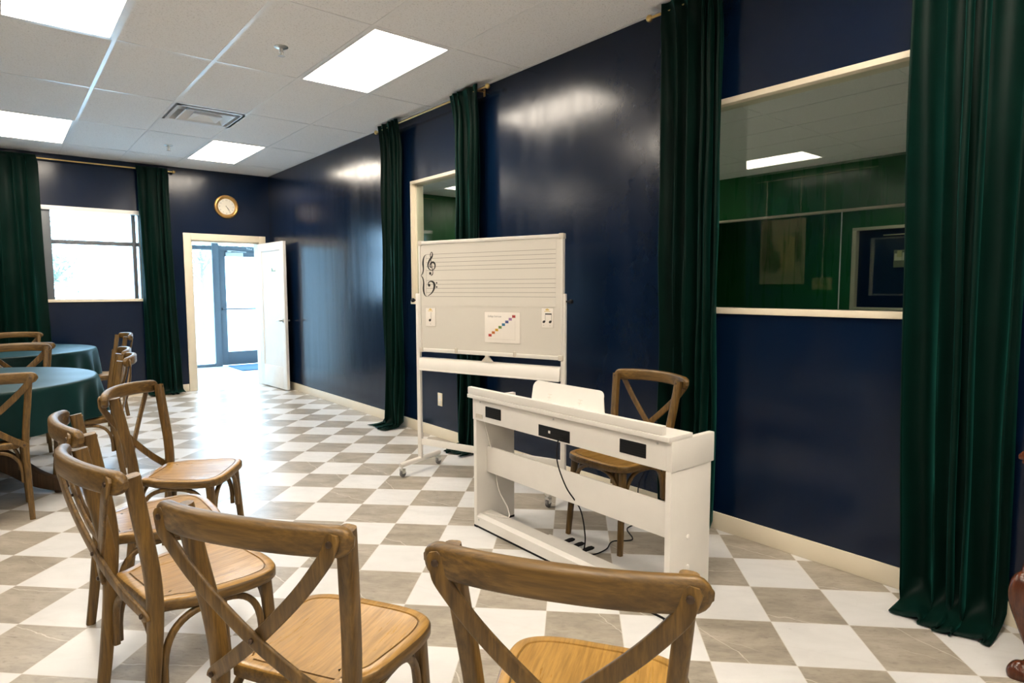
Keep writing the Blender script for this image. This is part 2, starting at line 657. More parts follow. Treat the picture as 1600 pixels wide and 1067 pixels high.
def make_ceiling():
    g = G()
    xs = [0.0] + XS[1:] + [XL]
    xs = sorted(set(round(v, 4) for v in xs if v >= XL - 0.01))
    ys = sorted(set([YB] + [v for v in YS if YB < v < YF] + [YF]))
    lit = []
    for (i, j) in LIGHT_CELLS:
        if j < len(YS) - 1 and XS[i + 1] > XL:
            lit.append((round(XS[i + 1], 4), XS[i], YS[j], YS[j + 1]))
    for a, b in zip(xs[:-1], xs[1:]):
        for c, d in zip(ys[:-1], ys[1:]):
            mx, my = (a + b) / 2, (c + d) / 2
            if any(l[0] < mx < l[1] and l[2] < my < l[3] for l in lit):
                continue
            if VENT[0] < mx < VENT[1] and c < VENT[2] + 0.1 < d:
                g.box((a, VENT[3], CZ), (b, d, CZ + 0.02))
                continue
            g.box((a, c, CZ), (b, d, CZ + 0.02))
    g.mi = 1
    w = 0.012
    for x in xs[1:-1]:
        g.box((x - w, YB, CZ - 0.003), (x + w, YF, CZ + 0.001))
    for y in ys[1:-1]:
        g.box((XL, y - w, CZ - 0.0028), (0, y + w, CZ + 0.001))
    g.box((VENT[0], VENT[3] - w, CZ - 0.0026), (VENT[1], VENT[3] + w, CZ + 0.001))
    # wall angle
    g.box((-0.022, YB, CZ - 0.004), (0.0, YF, CZ + 0.001))
    g.box((XL, YF - 0.022, CZ - 0.004), (0.0, YF, CZ + 0.001))
    g.box((XL, YB, CZ - 0.004), (XL + 0.022, YF, CZ + 0.001))
    # deck above the tiles closes the room
    g.mi = 0
    g.box((XL - 0.1, YB - 0.1, 3.12), (0.12, YF + 0.16, 3.2))
    struct(g.done('ceiling', [M['tile'], M['grid']], smooth=False))
    return lit


LIT = make_ceiling()


def base_seg(name, boxes):
    g = G()
    for a, b in boxes:
        g.box(a, b, 0.004)
    struct(g.done(name, M['cream']))


BH = 0.098
base_seg('baseboard_right', [((-0.014, YB, 0), (0, YF, BH))])
base_seg('baseboard_far', [((XL, YF - 0.014, 0), (-1.135, YF, BH))])
base_seg('baseboard_left', [((XL, YB, 0), (XL + 0.014, YF, BH))])

# interior windows in the right wall


def interior_window(name, w):
    y0, y1, z0, z1 = w
    g = G()
    t = 0.03
    xa, xb = -0.014, 0.125
    g.box((xa, y0 - 0.0, z0 - 0.034), (xb, y1, z0), 0.004)
    g.box((xa + 0.01, y0, z1 - 0.03), (xb, y1, z1), 0.004)
    g.box((xa + 0.01, y0, z0), (xb, y0 + t, z1 - 0.03), 0.004)
    g.box((xa + 0.01, y1 - t, z0), (xb, y1, z1 - 0.03), 0.004)
    for ya, yb in ((y0 + t, y0 + t + 0.014), (y1 - t - 0.014, y1 - t)):
        g.box((0.034, ya, z0), (0.066, yb, z1 - 0.03), 0.003)
    f = struct(g.done(name, M['cream']))
    G().box((0.042, y0 + t, z0), (0.048, y1 - t, z1 - 0.03)).done('pane', M['glass_in'], f, smooth=False)
    return f


interior_window('window_1', W1)
interior_window('window_2', W2)

# exterior window in the far wall
g = G()
x0, x1, z0, z1 = FWN
yf = YF + 0.10
g.box((x0, YF + 0.02, z0), (x0 + 0.122, YF + 0.16, z1), 0.003)
g.box((x1 - 0.05, YF + 0.05, z0), (x1, YF + 0.16, z1), 0.003)
g.box((x0, yf, 1.915), (x1, yf + 0.05, 1.965), 0.003)
g.box((-1.70, yf - 0.01, z0), (-1.655, yf + 0.05, z1), 0.003)
wf = struct(g.done('window_3', M['alum']))
G().box((x0 + 0.07, yf + 0.02, z0), (x1 - 0.05, yf + 0.026, z1)).done('pane', M['glass'], wf, smooth=False)
G().box((x0 - 0.02, YF - 0.02, z0 - 0.035), (x1 + 0.02, YF + 0.16, z0), 0.005).done('sill', M['cream'], wf)
G().box((x0 - 0.01, YF - 0.012, z1 - 0.005), (x1 + 0.01, YF + 0.16, z1 + 0.045), 0.005).done('head_blind', M['white_door'], wf)

# doorway casing
g = G()
cw = 0.092
g.box((DR[0] - cw, YF - 0.02, 0), (DR[0], YF + 0.0, DR[3] + cw), 0.004)
g.box((DR[1], YF - 0.02, 0), (DR[1] + cw, YF + 0.0, DR[3] + cw), 0.004)
g.box((DR[0], YF - 0.019, DR[3]), (DR[1], YF, DR[3] + cw), 0.004)
g.box((DR[0] - 0.0, YF, 0), (DR[0] + 0.016, YF + 0.17, DR[3]))
g.box((DR[1] - 0.016, YF, 0), (DR[1], YF + 0.17, DR[3]))
g.box((DR[0], YF, DR[3] - 0.016), (DR[1], YF + 0.17, DR[3]))
struct(g.done('trim_1', M['cream']))

# open door leaf (hinged on the right jamb, swung into the room)
A = Vector((-0.105, 7.135, 0)); H = Vector((-0.165, 7.965, 0))
ld = thing('door_1', 'white single-panel door standing open beside the navy wall', 'door', H, math.atan2((A - H).y, (A - H).x))
ld['kind'] = 'structure'
dw = (A - H).length
g = G()
fw = 0.105
for a, b in (((0, -0.02, 0.012), (fw, 0.02, 2.0)), ((dw - fw, -0.02, 0.012), (dw, 0.02, 2.0)), ((fw, -0.02, 0.012), (dw - fw, 0.02, 0.31)), ((fw, -0.02, 1.89), (dw - fw, 0.02, 2.0))):
    g.box(a, b, 0.0025)
g.box((fw - 0.002, -0.009, 0.30), (dw - fw + 0.002, 0.009, 1.895))
g.done('leaf', M['white_door'], ld)
for s in (-1, 1):
    g = G()
    g.lathe([(0.027, 0.0), (0.027, 0.008), (0.012, 0.012), (0.012, 0.05)], 16, (dw - 0.065, 0, 0.945), 'y')
    for v in g.bm.verts:
        v.co.y = s * (v.co.y + 0.02)
    g.tube(spline([(dw - 0.065, s * 0.068, 0.945), (dw - 0.10, s * 0.07, 0.946), (dw - 0.17, s * 0.062, 0.940)], 5), 0.009, 8)
    g.done('lever_handle', M['steel'], ld)
g = G()
g.box((0.42, -0.0125, 1.60), (0.56, -0.009, 1.66))
g.mi = 1
g.prism([(0.425, 1.605), (0.555, 1.605), (0.555, 1.622), (0.49, 1.618), (0.45, 1.655), (0.425, 1.655)], -0.0126, -0.0132, 'y')
g.done('door_sign', [M['paper'], M['sign']], ld, smooth=False)

# ------------------------------------------------------------------ entrance vestibule and storefront
VX0, VX1, VY = -1.12, 2.6, 10.7
struct(G().box((VX0 - 0.06, 8.15, -0.1), (VX1, VY + 0.1, -0.002)).done('floor_entrance', M['vest_floor'], smooth=False))
g = G()
g.box((VX0 - 0.06, 8.16, 0), (VX0, VY + 0.05, 3.1))
g.box((VX1, 8.16, 0), (VX1 + 0.06, VY + 0.05, 3.1))
g.box((0.12, 8.0, 0), (VX1, 8.16, 3.1))
struct(g.done('wall_entrance', M['vest_wall'], smooth=False))
struct(G().box((VX0 - 0.1, 8.16, CZ), (VX1 + 0.1, VY + 0.1, CZ + 0.1)).done('ceiling_entrance', M['tile'], smooth=False))
g = G()
for a, b in (((VX0, VY, 0.0), (-0.10, VY + 0.06, 0.05)), ((-0.115, VY - 0.02, 0), (-0.005, VY + 0.08, CZ)), ((VX0, VY, 2.06), (VX1, VY + 0.06, 2.135)),
             ((-0.005, VY - 0.01, 2.05), (0.96, VY + 0.07, 2.14)), ((0.96, VY - 0.02, 0), (1.06, VY + 0.08, CZ)), ((1.06, VY, 0), (VX1, VY + 0.06, 0.06)),
             ((VX0, VY, 2.88), (VX1, VY + 0.06, CZ)), ((VX0, VY, 0), (VX0 + 0.05, VY + 0.06, CZ))):
    g.box(a, b, 0.003)
sf = struct(g.done('window_4', M['alum']))
g = G()
for a, b in (((VX0, VY + 0.028, 0.05), (-0.11, VY + 0.034, 2.06)), ((VX0, VY + 0.028, 2.13), (VX1, VY + 0.034, 2.88)), ((1.06, VY + 0.028, 0.06), (VX1, VY + 0.034, 2.06))):
    g.box(a, b)
g.done('pane', M['glass'], sf, smooth=False)
g = G()
text_mesh(g, 'Your best', 0.055, (0.47, VY - 0.0112, 2.085), (1, 0, 0), (0, 0, 1))
g.done('lettering', M['paper'], sf, smooth=False)
d2 = thing('door_2', 'grey aluminium framed glass entrance door with push bar', 'door', (0, VY + 0.005, 0))
d2['kind'] = 'structure'
g = G()
for a, b in (((0.0, 0, 0.01), (0.105, 0.045, 2.05)), ((0.855, 0, 0.01), (0.955, 0.045, 2.05)), ((0.105, 0, 0.01), (0.855, 0.045, 0.25)), ((0.105, 0, 1.955), (0.855, 0.045, 2.05))):
    g.box(a, b, 0.003)
g.done('door_frame', M['alum'], d2)
G().box((0.105, 0.02, 0.25), (0.855, 0.026, 1.955)).done('pane', M['glass'], d2, smooth=False)
g = G()
g.tube([(0.03, -0.05, 1.02), (0.92, -0.05, 1.02)], 0.013, 8)
g.box((0.02, -0.055, 1.0), (0.05, 0.0, 1.04), 0.003)
g.box((0.66, -0.045, 0.9), (0.69, 0.0, 1.035), 0.003)
g.done('push_bar', M['alum'], d2)
g = G()
g.box((0.10, -0.065, 1.95), (0.40, -0.004, 2.025), 0.006)
g.box((0.13, -0.06, 2.03), (0.20, -0.01, 2.06), 0.006)
g.tube([(0.16, -0.035, 2.055), (0.46, -0.05, 2.035)], 0.009, 6)
g.done('door_closer', M['steel'], d2)
tag(G().box((0.06, 9.75, 0.0), (0.98, 10.62, 0.012), 0.004).done('door_mat', M['mat']), 'flat blue mat on the pale floor before the glass door', 'mat')

# ------------------------------------------------------------------ outdoors
struct(G().box((-60, YF + 0.2, -0.35), (60, 90, -0.2)).done('ground_outside', M['concrete'], smooth=False))


def tree(label, x, y, h, r, seed):
    rnd = random.Random(seed)
    t = thing('street_tree', label, 'tree', (x, y, -0.2), 0, 'small trees outside')
    g = G()
    g.tube(spline([(0, 0, 0), (0.05, 0.02, h * 0.3), (0.0, 0.05, h * 0.62)], 6), [0.10 - 0.004 * k for k in range(13)], 8)
    for k in range(6):
        a = k * 1.05 + seed
        g.tube(spline([(0, 0.03, h * (0.38 + 0.03 * k)), (0.4 * r * math.cos(a), 0.4 * r * math.sin(a), h * (0.55 + 0.03 * k)), (0.75 * r * math.cos(a), 0.75 * r * math.sin(a), h * (0.66 + 0.035 * k))], 4), [0.035 - 0.003 * q for q in range(9)], 5)
    g.done('trunk', M['bark'], t)
    g = G()
    for k in range(700):
        a, b = rnd.uniform(0, 2 * PI), math.acos(rnd.uniform(-1, 1))
        rad = r * rnd.uniform(0.35, 1.0) * (0.8 + 0.25 * math.sin(3 * a + seed))
        c = Vector((rad * math.cos(a) * math.sin(b), rad * math.sin(a) * math.sin(b), h * 0.68 + 0.36 * h * math.cos(b) * rad / r))
        s = rnd.uniform(0.07, 0.15)
        u = Vector((rnd.uniform(-1, 1), rnd.uniform(-1, 1), rnd.uniform(-1, 1))).normalized()
        w = u.orthogonal().normalized()
        g._faces([c - u * s, c + w * s * 0.5, c + u * s, c - w * s * 0.5], [(0, 1, 2, 3)])
    g.done('foliage', M['leaf'], t, smooth=False)


tree('tree with loose crown left of centre in the far window', -2.75, 22.0, 4.6, 1.7, 1)
tree('slight distant tree at the right of the far window', -1.55, 27.0, 3.6, 1.5, 2)
tree('tree seen through the glass entrance door', 3.3, 26.0, 5.0, 2.0, 3)

# ------------------------------------------------------------------ green room behind the right wall
FILL_CELLS = ((2, 5), (6, 8), (11, 5))  # panels added out of view to light the rooms behind the glass
struct(G().box((0.12, YB, -0.1), (G3 + 0.2, 8.2, 0.0)).done('floor_green_room', M['vest_floor'], smooth=False))
slab_with_holes('wall_green_room', M['green_wall'], 'x', GX, GX + 0.12, YB, 8.12, 0, 3.1, [(-1.2, 4.75, 0.95, 2.36)])
struct(G().box((0.12, 7.99, 0), (G3 + 0.2, 7.998, 3.1)).done('wall_green_room_far', M['green_wall'], smooth=False))
struct(G().box((0.12, YB - 0.1, 0), (G3 + 0.2, YB, 3.1)).done('wall_green_room_near', M['green_wall'], smooth=False))
slab_with_holes('wall_third_room', M['green_wall'], 'x', G3, G3 + 0.1, YB, 8.0, 0, 3.1, [(0.6, 3.52, 1.02, 2.40)])
struct(G().box((G3 + 0.1, -0.5, 0), (G3 + 0.2, 6, 3.1)).done('wall_fourth_room', M['navy'], smooth=False))
g = G()
for x in range(14):
    for j in range(10):
        xa = 0.12 + 0.6 * x
        ya = YB + 1.24 * j
        if (x, j) in FILL_CELLS:
            continue
        g.box((xa, ya, CZ), (xa + 0.6, min(ya + 1.24, 8.0), CZ + 0.02))
g.mi = 1
for x in range(1, 15):
    g.box((0.12 + 0.6 * x - 0.01, YB, CZ - 0.003), (0.12 + 0.6 * x + 0.01, 8.0, CZ + 0.001))
for j in range(1, 10):
    g.box((0.12, YB + 1.24 * j - 0.01, CZ - 0.0028), (8.6, YB + 1.24 * j + 0.01, CZ + 0.001))
g.mi = 0
g.box((0.12, YB, 3.12), (G3 + 0.2, 8.16, 3.2))
struct(g.done('ceiling_green_room', [M['tile'], M['grid']], smooth=False))
# strip window of the green room's far wall
g = G()
g.box((GX - 0.015, -1.2, 2.335), (GX + 0.125, 4.75, 2.36), 0.003)
g.box((GX - 0.015, -1.2, 0.92), (GX + 0.125, 4.75, 0.95), 0.003)
w5 = struct(g.done('window_5', M['cream']))
for ya, yb in ((-1.2, 2.378), (2.382, 4.75)):
    G().box((GX + 0.05, ya, 0.95), (GX + 0.056, yb, 2.335)).done('pane', M['glass_in'], w5, smooth=False)
G().box((GX + 0.047, 2.374, 0.95), (GX + 0.059, 2.386, 2.335)).done('glass_joint', M['grid'], w5, smooth=False)
# framed opening in the wall behind it, with pictures hung on wires in front of navy
g = G()
for a, b in (((0.55, 0.98), (3.57, 1.03)), ((0.55, 2.36), (3.57, 2.41)), ((3.50, 1.03), (3.57, 2.36)), ((0.55, 1.03), (0.62, 2.36))):
    g.box((G3 - 0.03, a[0], a[1]), (G3 + 0.1, b[0], b[1]), 0.004)
struct(g.done('window_6', M['cream']))
g = G()
g.tube([(G3 + 0.06, 0.7, 2.26), (G3 + 0.06, 3.1, 2.26)], 0.009, 6)
tag(g.done('picture_rail', M['wire']), 'thin brass picture rail inside the white framed opening beyond the glass', 'rail')


def hung_picture(label, y0, y1, z0, z1, x, wires, cols, ztop, xn):
    t = thing('hanging_picture', label, 'picture', (x, (y0 + y1) / 2, z0))
    w = (y1 - y0) / 2
    h = z1 - z0
    g = G()
    g.box((-0.006, -w, 0), (0.006, w, h))
    rnd = random.Random(int(abs(y0) * 100))
    for k in range(14):
        g.mi = 1 + k % (len(cols) - 1)
        a = rnd.uniform(-w * 0.9, w * 0.5)
        b = rnd.uniform(0.04 * h, h * 0.6)
        g.box((xn * 0.0062, a, b), (xn * (0.0068 + 0.0002 * k), min(a + w * rnd.uniform(0.2, 0.5), w * 0.95), min(b + h * rnd.uniform(0.15, 0.5), h * 0.96)))
    g.done('picture_panel', cols, t, smooth=False)
    for yw in wires:
        G().tube([(0, yw - (y0 + y1) / 2, h - 0.02), (0, yw - (y0 + y1) / 2, ztop - z0)], 0.004, 6).done('wire', M['wire'], t)
    return t


PB = [plain('print_' + n, c, 0.35) for n, c in (('grey', (0.35, 0.40, 0.42)), ('blue', (0.06, 0.20, 0.42)), ('pale', (0.5, 0.58, 0.62)), ('navy', (0.03, 0.08, 0.18)))]
PY = [plain('print_' + n, c, 0.35) for n, c in (('moss', (0.16, 0.17, 0.10)), ('straw', (0.5, 0.45, 0.22)), ('ivory', (0.6, 0.56, 0.42)), ('olive', (0.10, 0.12, 0.07)))]
hung_picture('small blue picture hung on two wires in the white framed opening', 1.38, 1.95, 1.33, 1.72, G3 + 0.05, (1.45, 1.88), PB, 2.26, -1)
hung_picture('small yellowish picture hung on one wire in the white framed opening', 2.45, 2.92, 1.71, 2.0, G3 + 0.05, (2.70,), PY, 2.26, -1)


def panel_light(label, x0, x1, y0, y1, m, group=None):
    t = thing('ceiling_light', label, 'light', ((x0 + x1) / 2, (y0 + y1) / 2, CZ), 0, group)
    w, h = (x1 - x0) / 2 - 0.012, (y1 - y0) / 2 - 0.012
    g = G()
    b = 0.018
    for a, c in (((-w, -h), (w, -h + b)), ((-w, h - b), (w, h)), ((-w, -h + b), (-w + b, h - b)), ((w - b, -h + b), (w, h - b))):
        g.box((a[0], a[1], -0.004), (c[0], c[1], 0.04))
    g.box((-w, -h, 0.04), (w, h, 0.05))
    g.done('frame', M['grid'], t, smooth=False)
    G().box((-w + b, -h + b, 0.004), (w - b, h - b, 0.012)).done('diffuser', m, t, smooth=False)
    return t


LIGHT_LABELS = {(1, 6): 'bright ceiling panel light nearest the navy wall with the whiteboard', (1, 9): 'far ceiling panel light beyond the air vent, above the doorway and clock wall',
                (4, 6): 'large ceiling panel light cut by the top left of the photo', (4, 9): 'ceiling panel light at the left over the curtained far window'}
k = 0
for (i, j) in LIGHT_CELLS:
    if j < len(YS) - 1 and XS[i + 1] > XL:
        lab = LIGHT_LABELS.get((i, j), 'ceiling panel light over the part of the room out of the photo')
        panel_light(lab, XS[i + 1], XS[i], YS[j], YS[j + 1], M['lamp'], 'lit panels in the hung ceiling')
for (x, j) in FILL_CELLS:
    panel_light({2: 'added unseen ceiling panel lighting the green room by the nearest interior window', 6: 'added unseen ceiling panel lighting the far end of the green room', 11: 'added unseen ceiling panel lighting the room behind the green room'}[x], 0.12 + 0.6 * x, 0.72 + 0.6 * x, YB + 1.24 * j, YB + 1.24 * j + 1.24, M['fill_far'] if x == 11 else M['fill_dim'])

# air vent
t = thing('air_vent', 'white louvred air vent set in the ceiling grid', 'vent', (-1.49, 5.205, CZ))
g = G()
w = 0.285
g.box((-w, -w, 0.10), (w, w, 0.11))
for a, c in (((-w, -w), (w, -w + 0.03)), ((-w, w - 0.03), (w, w)), ((-w, -w), (-w + 0.03, w)), ((w - 0.03, -w), (w, w))):
    g.box((a[0], a[1], -0.003), (c[0], c[1], 0.10))
g.done('frame', M['grid'], t, smooth=False)


def cone_ring(r0, z0, r1, z1, name):
    g = G()
    o = [(-1, -1), (1, -1), (1, 1), (-1, 1)]
    vs = [(a * r0, b * r0, z0) for a, b in o] + [(a * r1, b * r1, z1) for a, b in o] + [(a * (r0 - 0.012), b * (r0 - 0.012), z0) for a, b in o] + [(a * (r1 - 0.012), b * (r1 - 0.012), z1 + 0.004) for a, b in o]
    fs = [(k, (k + 1) % 4, 4 + (k + 1) % 4, 4 + k) for k in range(4)] + [(8 + k, 12 + k, 12 + (k + 1) % 4, 8 + (k + 1) % 4) for k in range(4)] + [(k, 8 + k, 8 + (k + 1) % 4, (k + 1) % 4) for k in range(4)]
    g._faces(vs, fs)
    return g.done(name, M['grid'], t, smooth=False)


cone_ring(0.21, -0.012, 0.13, 0.09, 'louvre')
cone_ring(0.125, -0.016, 0.06, 0.07, 'louvre')
g = G()
g._faces([(-0.12, -0.12, -0.018), (0.12, -0.12, -0.018), (0.12, 0.12, -0.018), (-0.12, 0.12, -0.018), (0, 0, 0.03)], [(0, 1, 4), (1, 2, 4), (2, 3, 4), (3, 0, 4)])
g.done('centre_cone', M['grid'], t, smooth=False)

for lab, x, y in (('chrome sprinkler head in the ceiling tile nearest the camera', -1.53, 3.07), ('small sprinkler head in the ceiling beyond the air vent', -1.51, 6.70)):
    t = thing('sprinkler_head', lab, 'sprinkler', (x, y, CZ))
    G().lathe([(0.045, 0.0), (0.045, -0.004), (0.028, -0.012), (0.014, -0.014)], 20).done('escutcheon', M['steel'], t)
    g = G()
    g.lathe([(0.011, -0.012), (0.011, -0.03), (0.006, -0.034), (0.006, -0.055), (0.024, -0.058), (0.024, -0.060)], 14)
    g.tube([(0.012, 0, -0.03), (0.016, 0, -0.042), (0.004, 0, -0.056)], 0.0025, 6)
    g.tube([(-0.012, 0, -0.03), (-0.016, 0, -0.042), (-0.004, 0, -0.056)], 0.0025, 6)
    g.done('deflector', M['steel'], t)

# ------------------------------------------------------------------ curtains


def curtain(label, wall, at, ab, zt, folds, amp, seed, puddle=0.14, off=0.045, group='green velvet curtains'):
    """at / ab: along-wall extents at the top and at the bottom (left, right as numbers)"""
    rnd = random.Random(seed)
    nu, nv = folds * 16, 54
    ph = [rnd.uniform(-0.5, 0.5) for _ in range(folds + 2)]
    am = [rnd.uniform(0.6, 1.15) for _ in range(folds + 2)]
    L = zt + puddle
    vs = []
    for iv in range(nv + 1):
        s = L * (iv / nv)
        v = min(1.0, s / zt)
        a0 = at[0] + (ab[0] - at[0]) * v ** 1.6
        a1 = at[1] + (ab[1] - at[1]) * v ** 1.6
        for iu in range(nu + 1):
            u = iu / nu
            k = folds * (u + 0.055 * math.sin(2 * PI * u + seed) + 0.03 * math.sin(4 * PI * u + 2 * seed) - 0.055 * math.sin(seed) - 0.03 * math.sin(2 * seed))
            i = int(max(0, min(k, folds - 1e-6)))
            fr = k - i
            sm = fr * fr * (3 - 2 * fr)
            pa = ph[i] * (1 - sm) + ph[i + 1] * sm
            aa = am[i] * (1 - sm) + am[i + 1] * sm
            top = min(1.0, s / 0.09)
            A = amp * aa * (0.35 + 0.65 * top) * (0.85 + 0.5 * v)
            th = 2 * PI * k + pa * (0.6 + 2.4 * v) + 0.5 * math.sin(2.2 * v + seed + i)
            ef = max(0.0, s - (zt - 0.05))
            d = off + A * (0.5 + 0.5 * math.sin(th) * math.exp(-ef / 0.045)) + 0.012 * math.sin(5 * v * PI + i * 2.1 + seed) * v
            d += 0.005 * math.sin(2 * th + 3 * v) + 0.004 * math.sin(23 * v + 4 * u + seed) * math.sin(th)
            a = a0 + (a1 - a0) * u + 0.35 * (a1 - a0) / folds * math.cos(th) * 0.75 * top
            bl = max(0.0, 1 - s / 0.30) ** 2
            d = d * (1 - bl) + (0.102 + 0.022 * (0.5 + 0.5 * math.sin(th))) * bl
            if s <= zt - 0.05:
                z = zt - s
            else:
                e = s - (zt - 0.05)
                z = 0.008 + 0.045 * math.exp(-e / 0.035) + 0.020 * max(0.0, math.sin(th + e * 9 + seed)) ** 2 * min(1.0, e / 0.05)
                d += max(0.0, e - 0.02) * (0.92 + 0.12 * math.sin(2 * PI * u * 1.3 + seed))
            if wall == 'x':
                vs.append((-d, a, z))
            else:
                vs.append((a, YF - d, z))
    fs = []
    for iv in range(nv):
        for iu in range(nu):
            p = iv * (nu + 1) + iu
            fs.append((p, p + 1, p + nu + 2, p + nu + 1))
    g = G()
    g._faces(vs, fs)
    o = g.done('curtain', M['velvet'], ang=180)
    md = o.modifiers.new('thickness', 'SOLIDIFY')
    md.thickness = 0.003
    return tag(o, label, 'curtain', group)


curtain('dark green velvet curtain at the right edge of the nearest interior window', 'x', (-0.62, -0.22), (-0.63, -0.29), 2.94, 4, 0.085, 3, 0.17)
curtain('dark green velvet curtain left of the nearest interior window, behind the piano chair', 'x', (0.68, 1.06), (0.67, 1.02), 2.94, 5, 0.075, 5, 0.1)
curtain('green velvet curtain partly hidden behind the whiteboard', 'x', (2.80, 3.20), (2.86, 3.16), 2.94, 4, 0.075, 8, 0.14)
curtain('green velvet curtain on the right wall, left of the whiteboard', 'x', (4.07, 4.44), (4.10, 4.44), 2.94, 4, 0.075, 11, 0.17)
curtain('green velvet curtain between the far window and the doorway', 'y', (-1.66, -1.30), (-1.64, -1.24), 2.905, 4, 0.065, 14, 0.11)
curtain('dark green velvet curtain at the left edge, left of the far window', 'y', (-3.35, -2.645), (-3.4, -2.59), 2.905, 7, 0.065, 17, 0.08)


def rod(label, wall, a0, a1, z, d=0.085):
    def P(a, dd, zz):
        return (-dd, a, zz) if wall == 'x' else (a, YF - dd, zz)
    t = thing('curtain_rod', label, 'curtain rod', P((a0 + a1) / 2, d, z))
    o = Vector(t.location)
    G().tube([Vector(P(a0, d, z)) - o, Vector(P(a1, d, z)) - o], 0.008, 10).done('rod', M['brass'], t)
    for a in (a0, a1):
        s = 1 if a == a1 else -1
        g = G()
        c = Vector(P(a + s * 0.018, d, z)) - o
        prof = [(0.020 * math.sin(PI * q / 10) + 0.0005, -0.020 * math.cos(PI * q / 10)) for q in range(11)]
        g.lathe(prof, 14, c, 'y' if wall == 'x' else 'x')
        g.done('finial', M['brass'], t)
        b = a - s * 0.13
        g = G()
        g.tube([Vector(P(b, 0.0, z + 0.01)) - o, Vector(P(b, d, z + 0.0)) - o], 0.007, 8)
        g.box(Vector(P(b - 0.012, 0.0, z - 0.03)) - o, Vector(P(b + 0.012, 0.006, z + 0.03)) - o, 0.002)
        g.done('bracket', M['brass'], t)


rod('brass curtain rod over the far window', 'y', -3.42, -1.24, 2.875)
rod('brass curtain rod over the interior window behind the whiteboard', 'x', 2.73, 4.52, 2.905)
rod('brass curtain rod over the nearest interior window', 'x', -0.75, 1.15, 2.905)

# wall clock
t = thing('wall_clock', 'round gilt framed clock on the navy wall above the doorway', 'clock', (-0.575, YF, 2.493))
g = G()
prof = [(0.150, 0.0), (0.157, -0.012), (0.150, -0.03), (0.135, -0.036), (0.122, -0.03), (0.116, -0.022), (0.108, -0.014)]
g.lathe(prof, 48, (0, 0, 0), 'y', cap=False)
for k in range(48):
    a = 2 * PI * k / 48
    if k % 2 == 0:
        g.tube([(0.138 * math.cos(a), -0.033, 0.138 * math.sin(a)), (0.151 * math.cos(a + 0.05), -0.028, 0.151 * math.sin(a + 0.05))], 0.006, 6)
g.done('frame', M['gilt'], t)
g = G()
g.lathe([(0.11, -0.006), (0.11, -0.013)], 48, (0, 0, 0), 'y')
g.done('dial', M['dial'], t)
for k, num in enumerate(('12', '1', '2', '3', '4', '5', '6', '7', '8', '9', '10', '11')):
    a = PI / 2 - k * PI / 6
    g = G()
    text_mesh(g, num, 0.026, (0.088 * math.cos(a), -0.0135, 0.088 * math.sin(a) - 0.009), (1, 0, 0), (0, 0, 1), 'CENTER')
    g.done('numeral', M['grey_text'], t, smooth=False)
for ang, ln, w in ((-51, 0.062, 0.006), (-58, 0.092, 0.004)):
    a = math.radians(ang)
    d = Vector((math.cos(a), 0, math.sin(a)))
    n = Vector((-math.sin(a), 0, math.cos(a)))
    g = G()
    vs = []
    for y in (-0.0145, -0.016):
        for p in (d * -0.015 + n * w / 2, d * -0.015 - n * w / 2, d * ln - n * w / 4, d * ln + n * w / 4):
            vs.append((p.x, y - (0.001 if ln > 0.07 else 0), p.z))
    g._faces(vs, [(0, 1, 2, 3), (4, 5, 6, 7), (0, 1, 5, 4), (1, 2, 6, 5), (2, 3, 7, 6), (3, 0, 4, 7)])
    g.done('hand', M['ink'], t, smooth=False)

# wall outlet
t = thing('wall_outlet', 'cream wall outlet on the navy wall under the whiteboard', 'outlet', (0, 3.56, 0.355))
G().box((-0.006, -0.037, -0.06), (0, 0.037, 0.06), 0.003).done('cover_plate', M['cream'], t)
for z in (-0.022, 0.022):
    G().box((-0.008, -0.017, z - 0.015), (-0.005, 0.017, z + 0.015), 0.003).done('socket', M['white'], t)

# ------------------------------------------------------------------ cross-back chairs
CHG = 'oak cross-back chairs'


def seat_outline():
    half = [(0.0, 0.195), (0.10, 0.193), (0.165, 0.178), (0.205, 0.145), (0.218, 0.09), (0.215, 0.03), (0.205, -0.04), (0.193, -0.10), (0.172, -0.135), (0.158, -0.165), (0.150, -0.19), (0.09, -0.195), (0.0, -0.195)]
    pts = half + [(-x, y) for x, y in half[-2:0:-1]]
    return [Vector((p.x, p.y)) for p in spline([(x, y, 0) for x, y in pts], 4, True)]


def offset_poly(P, d):
    n = len(P)
    out = []
    for i in range(n):
        t = (P[(i + 1) % n] - P[i - 1])
        nrm = Vector((-t.y, t.x)).normalized()
        c = P[i] - nrm * d
        out.append(c)
    return out


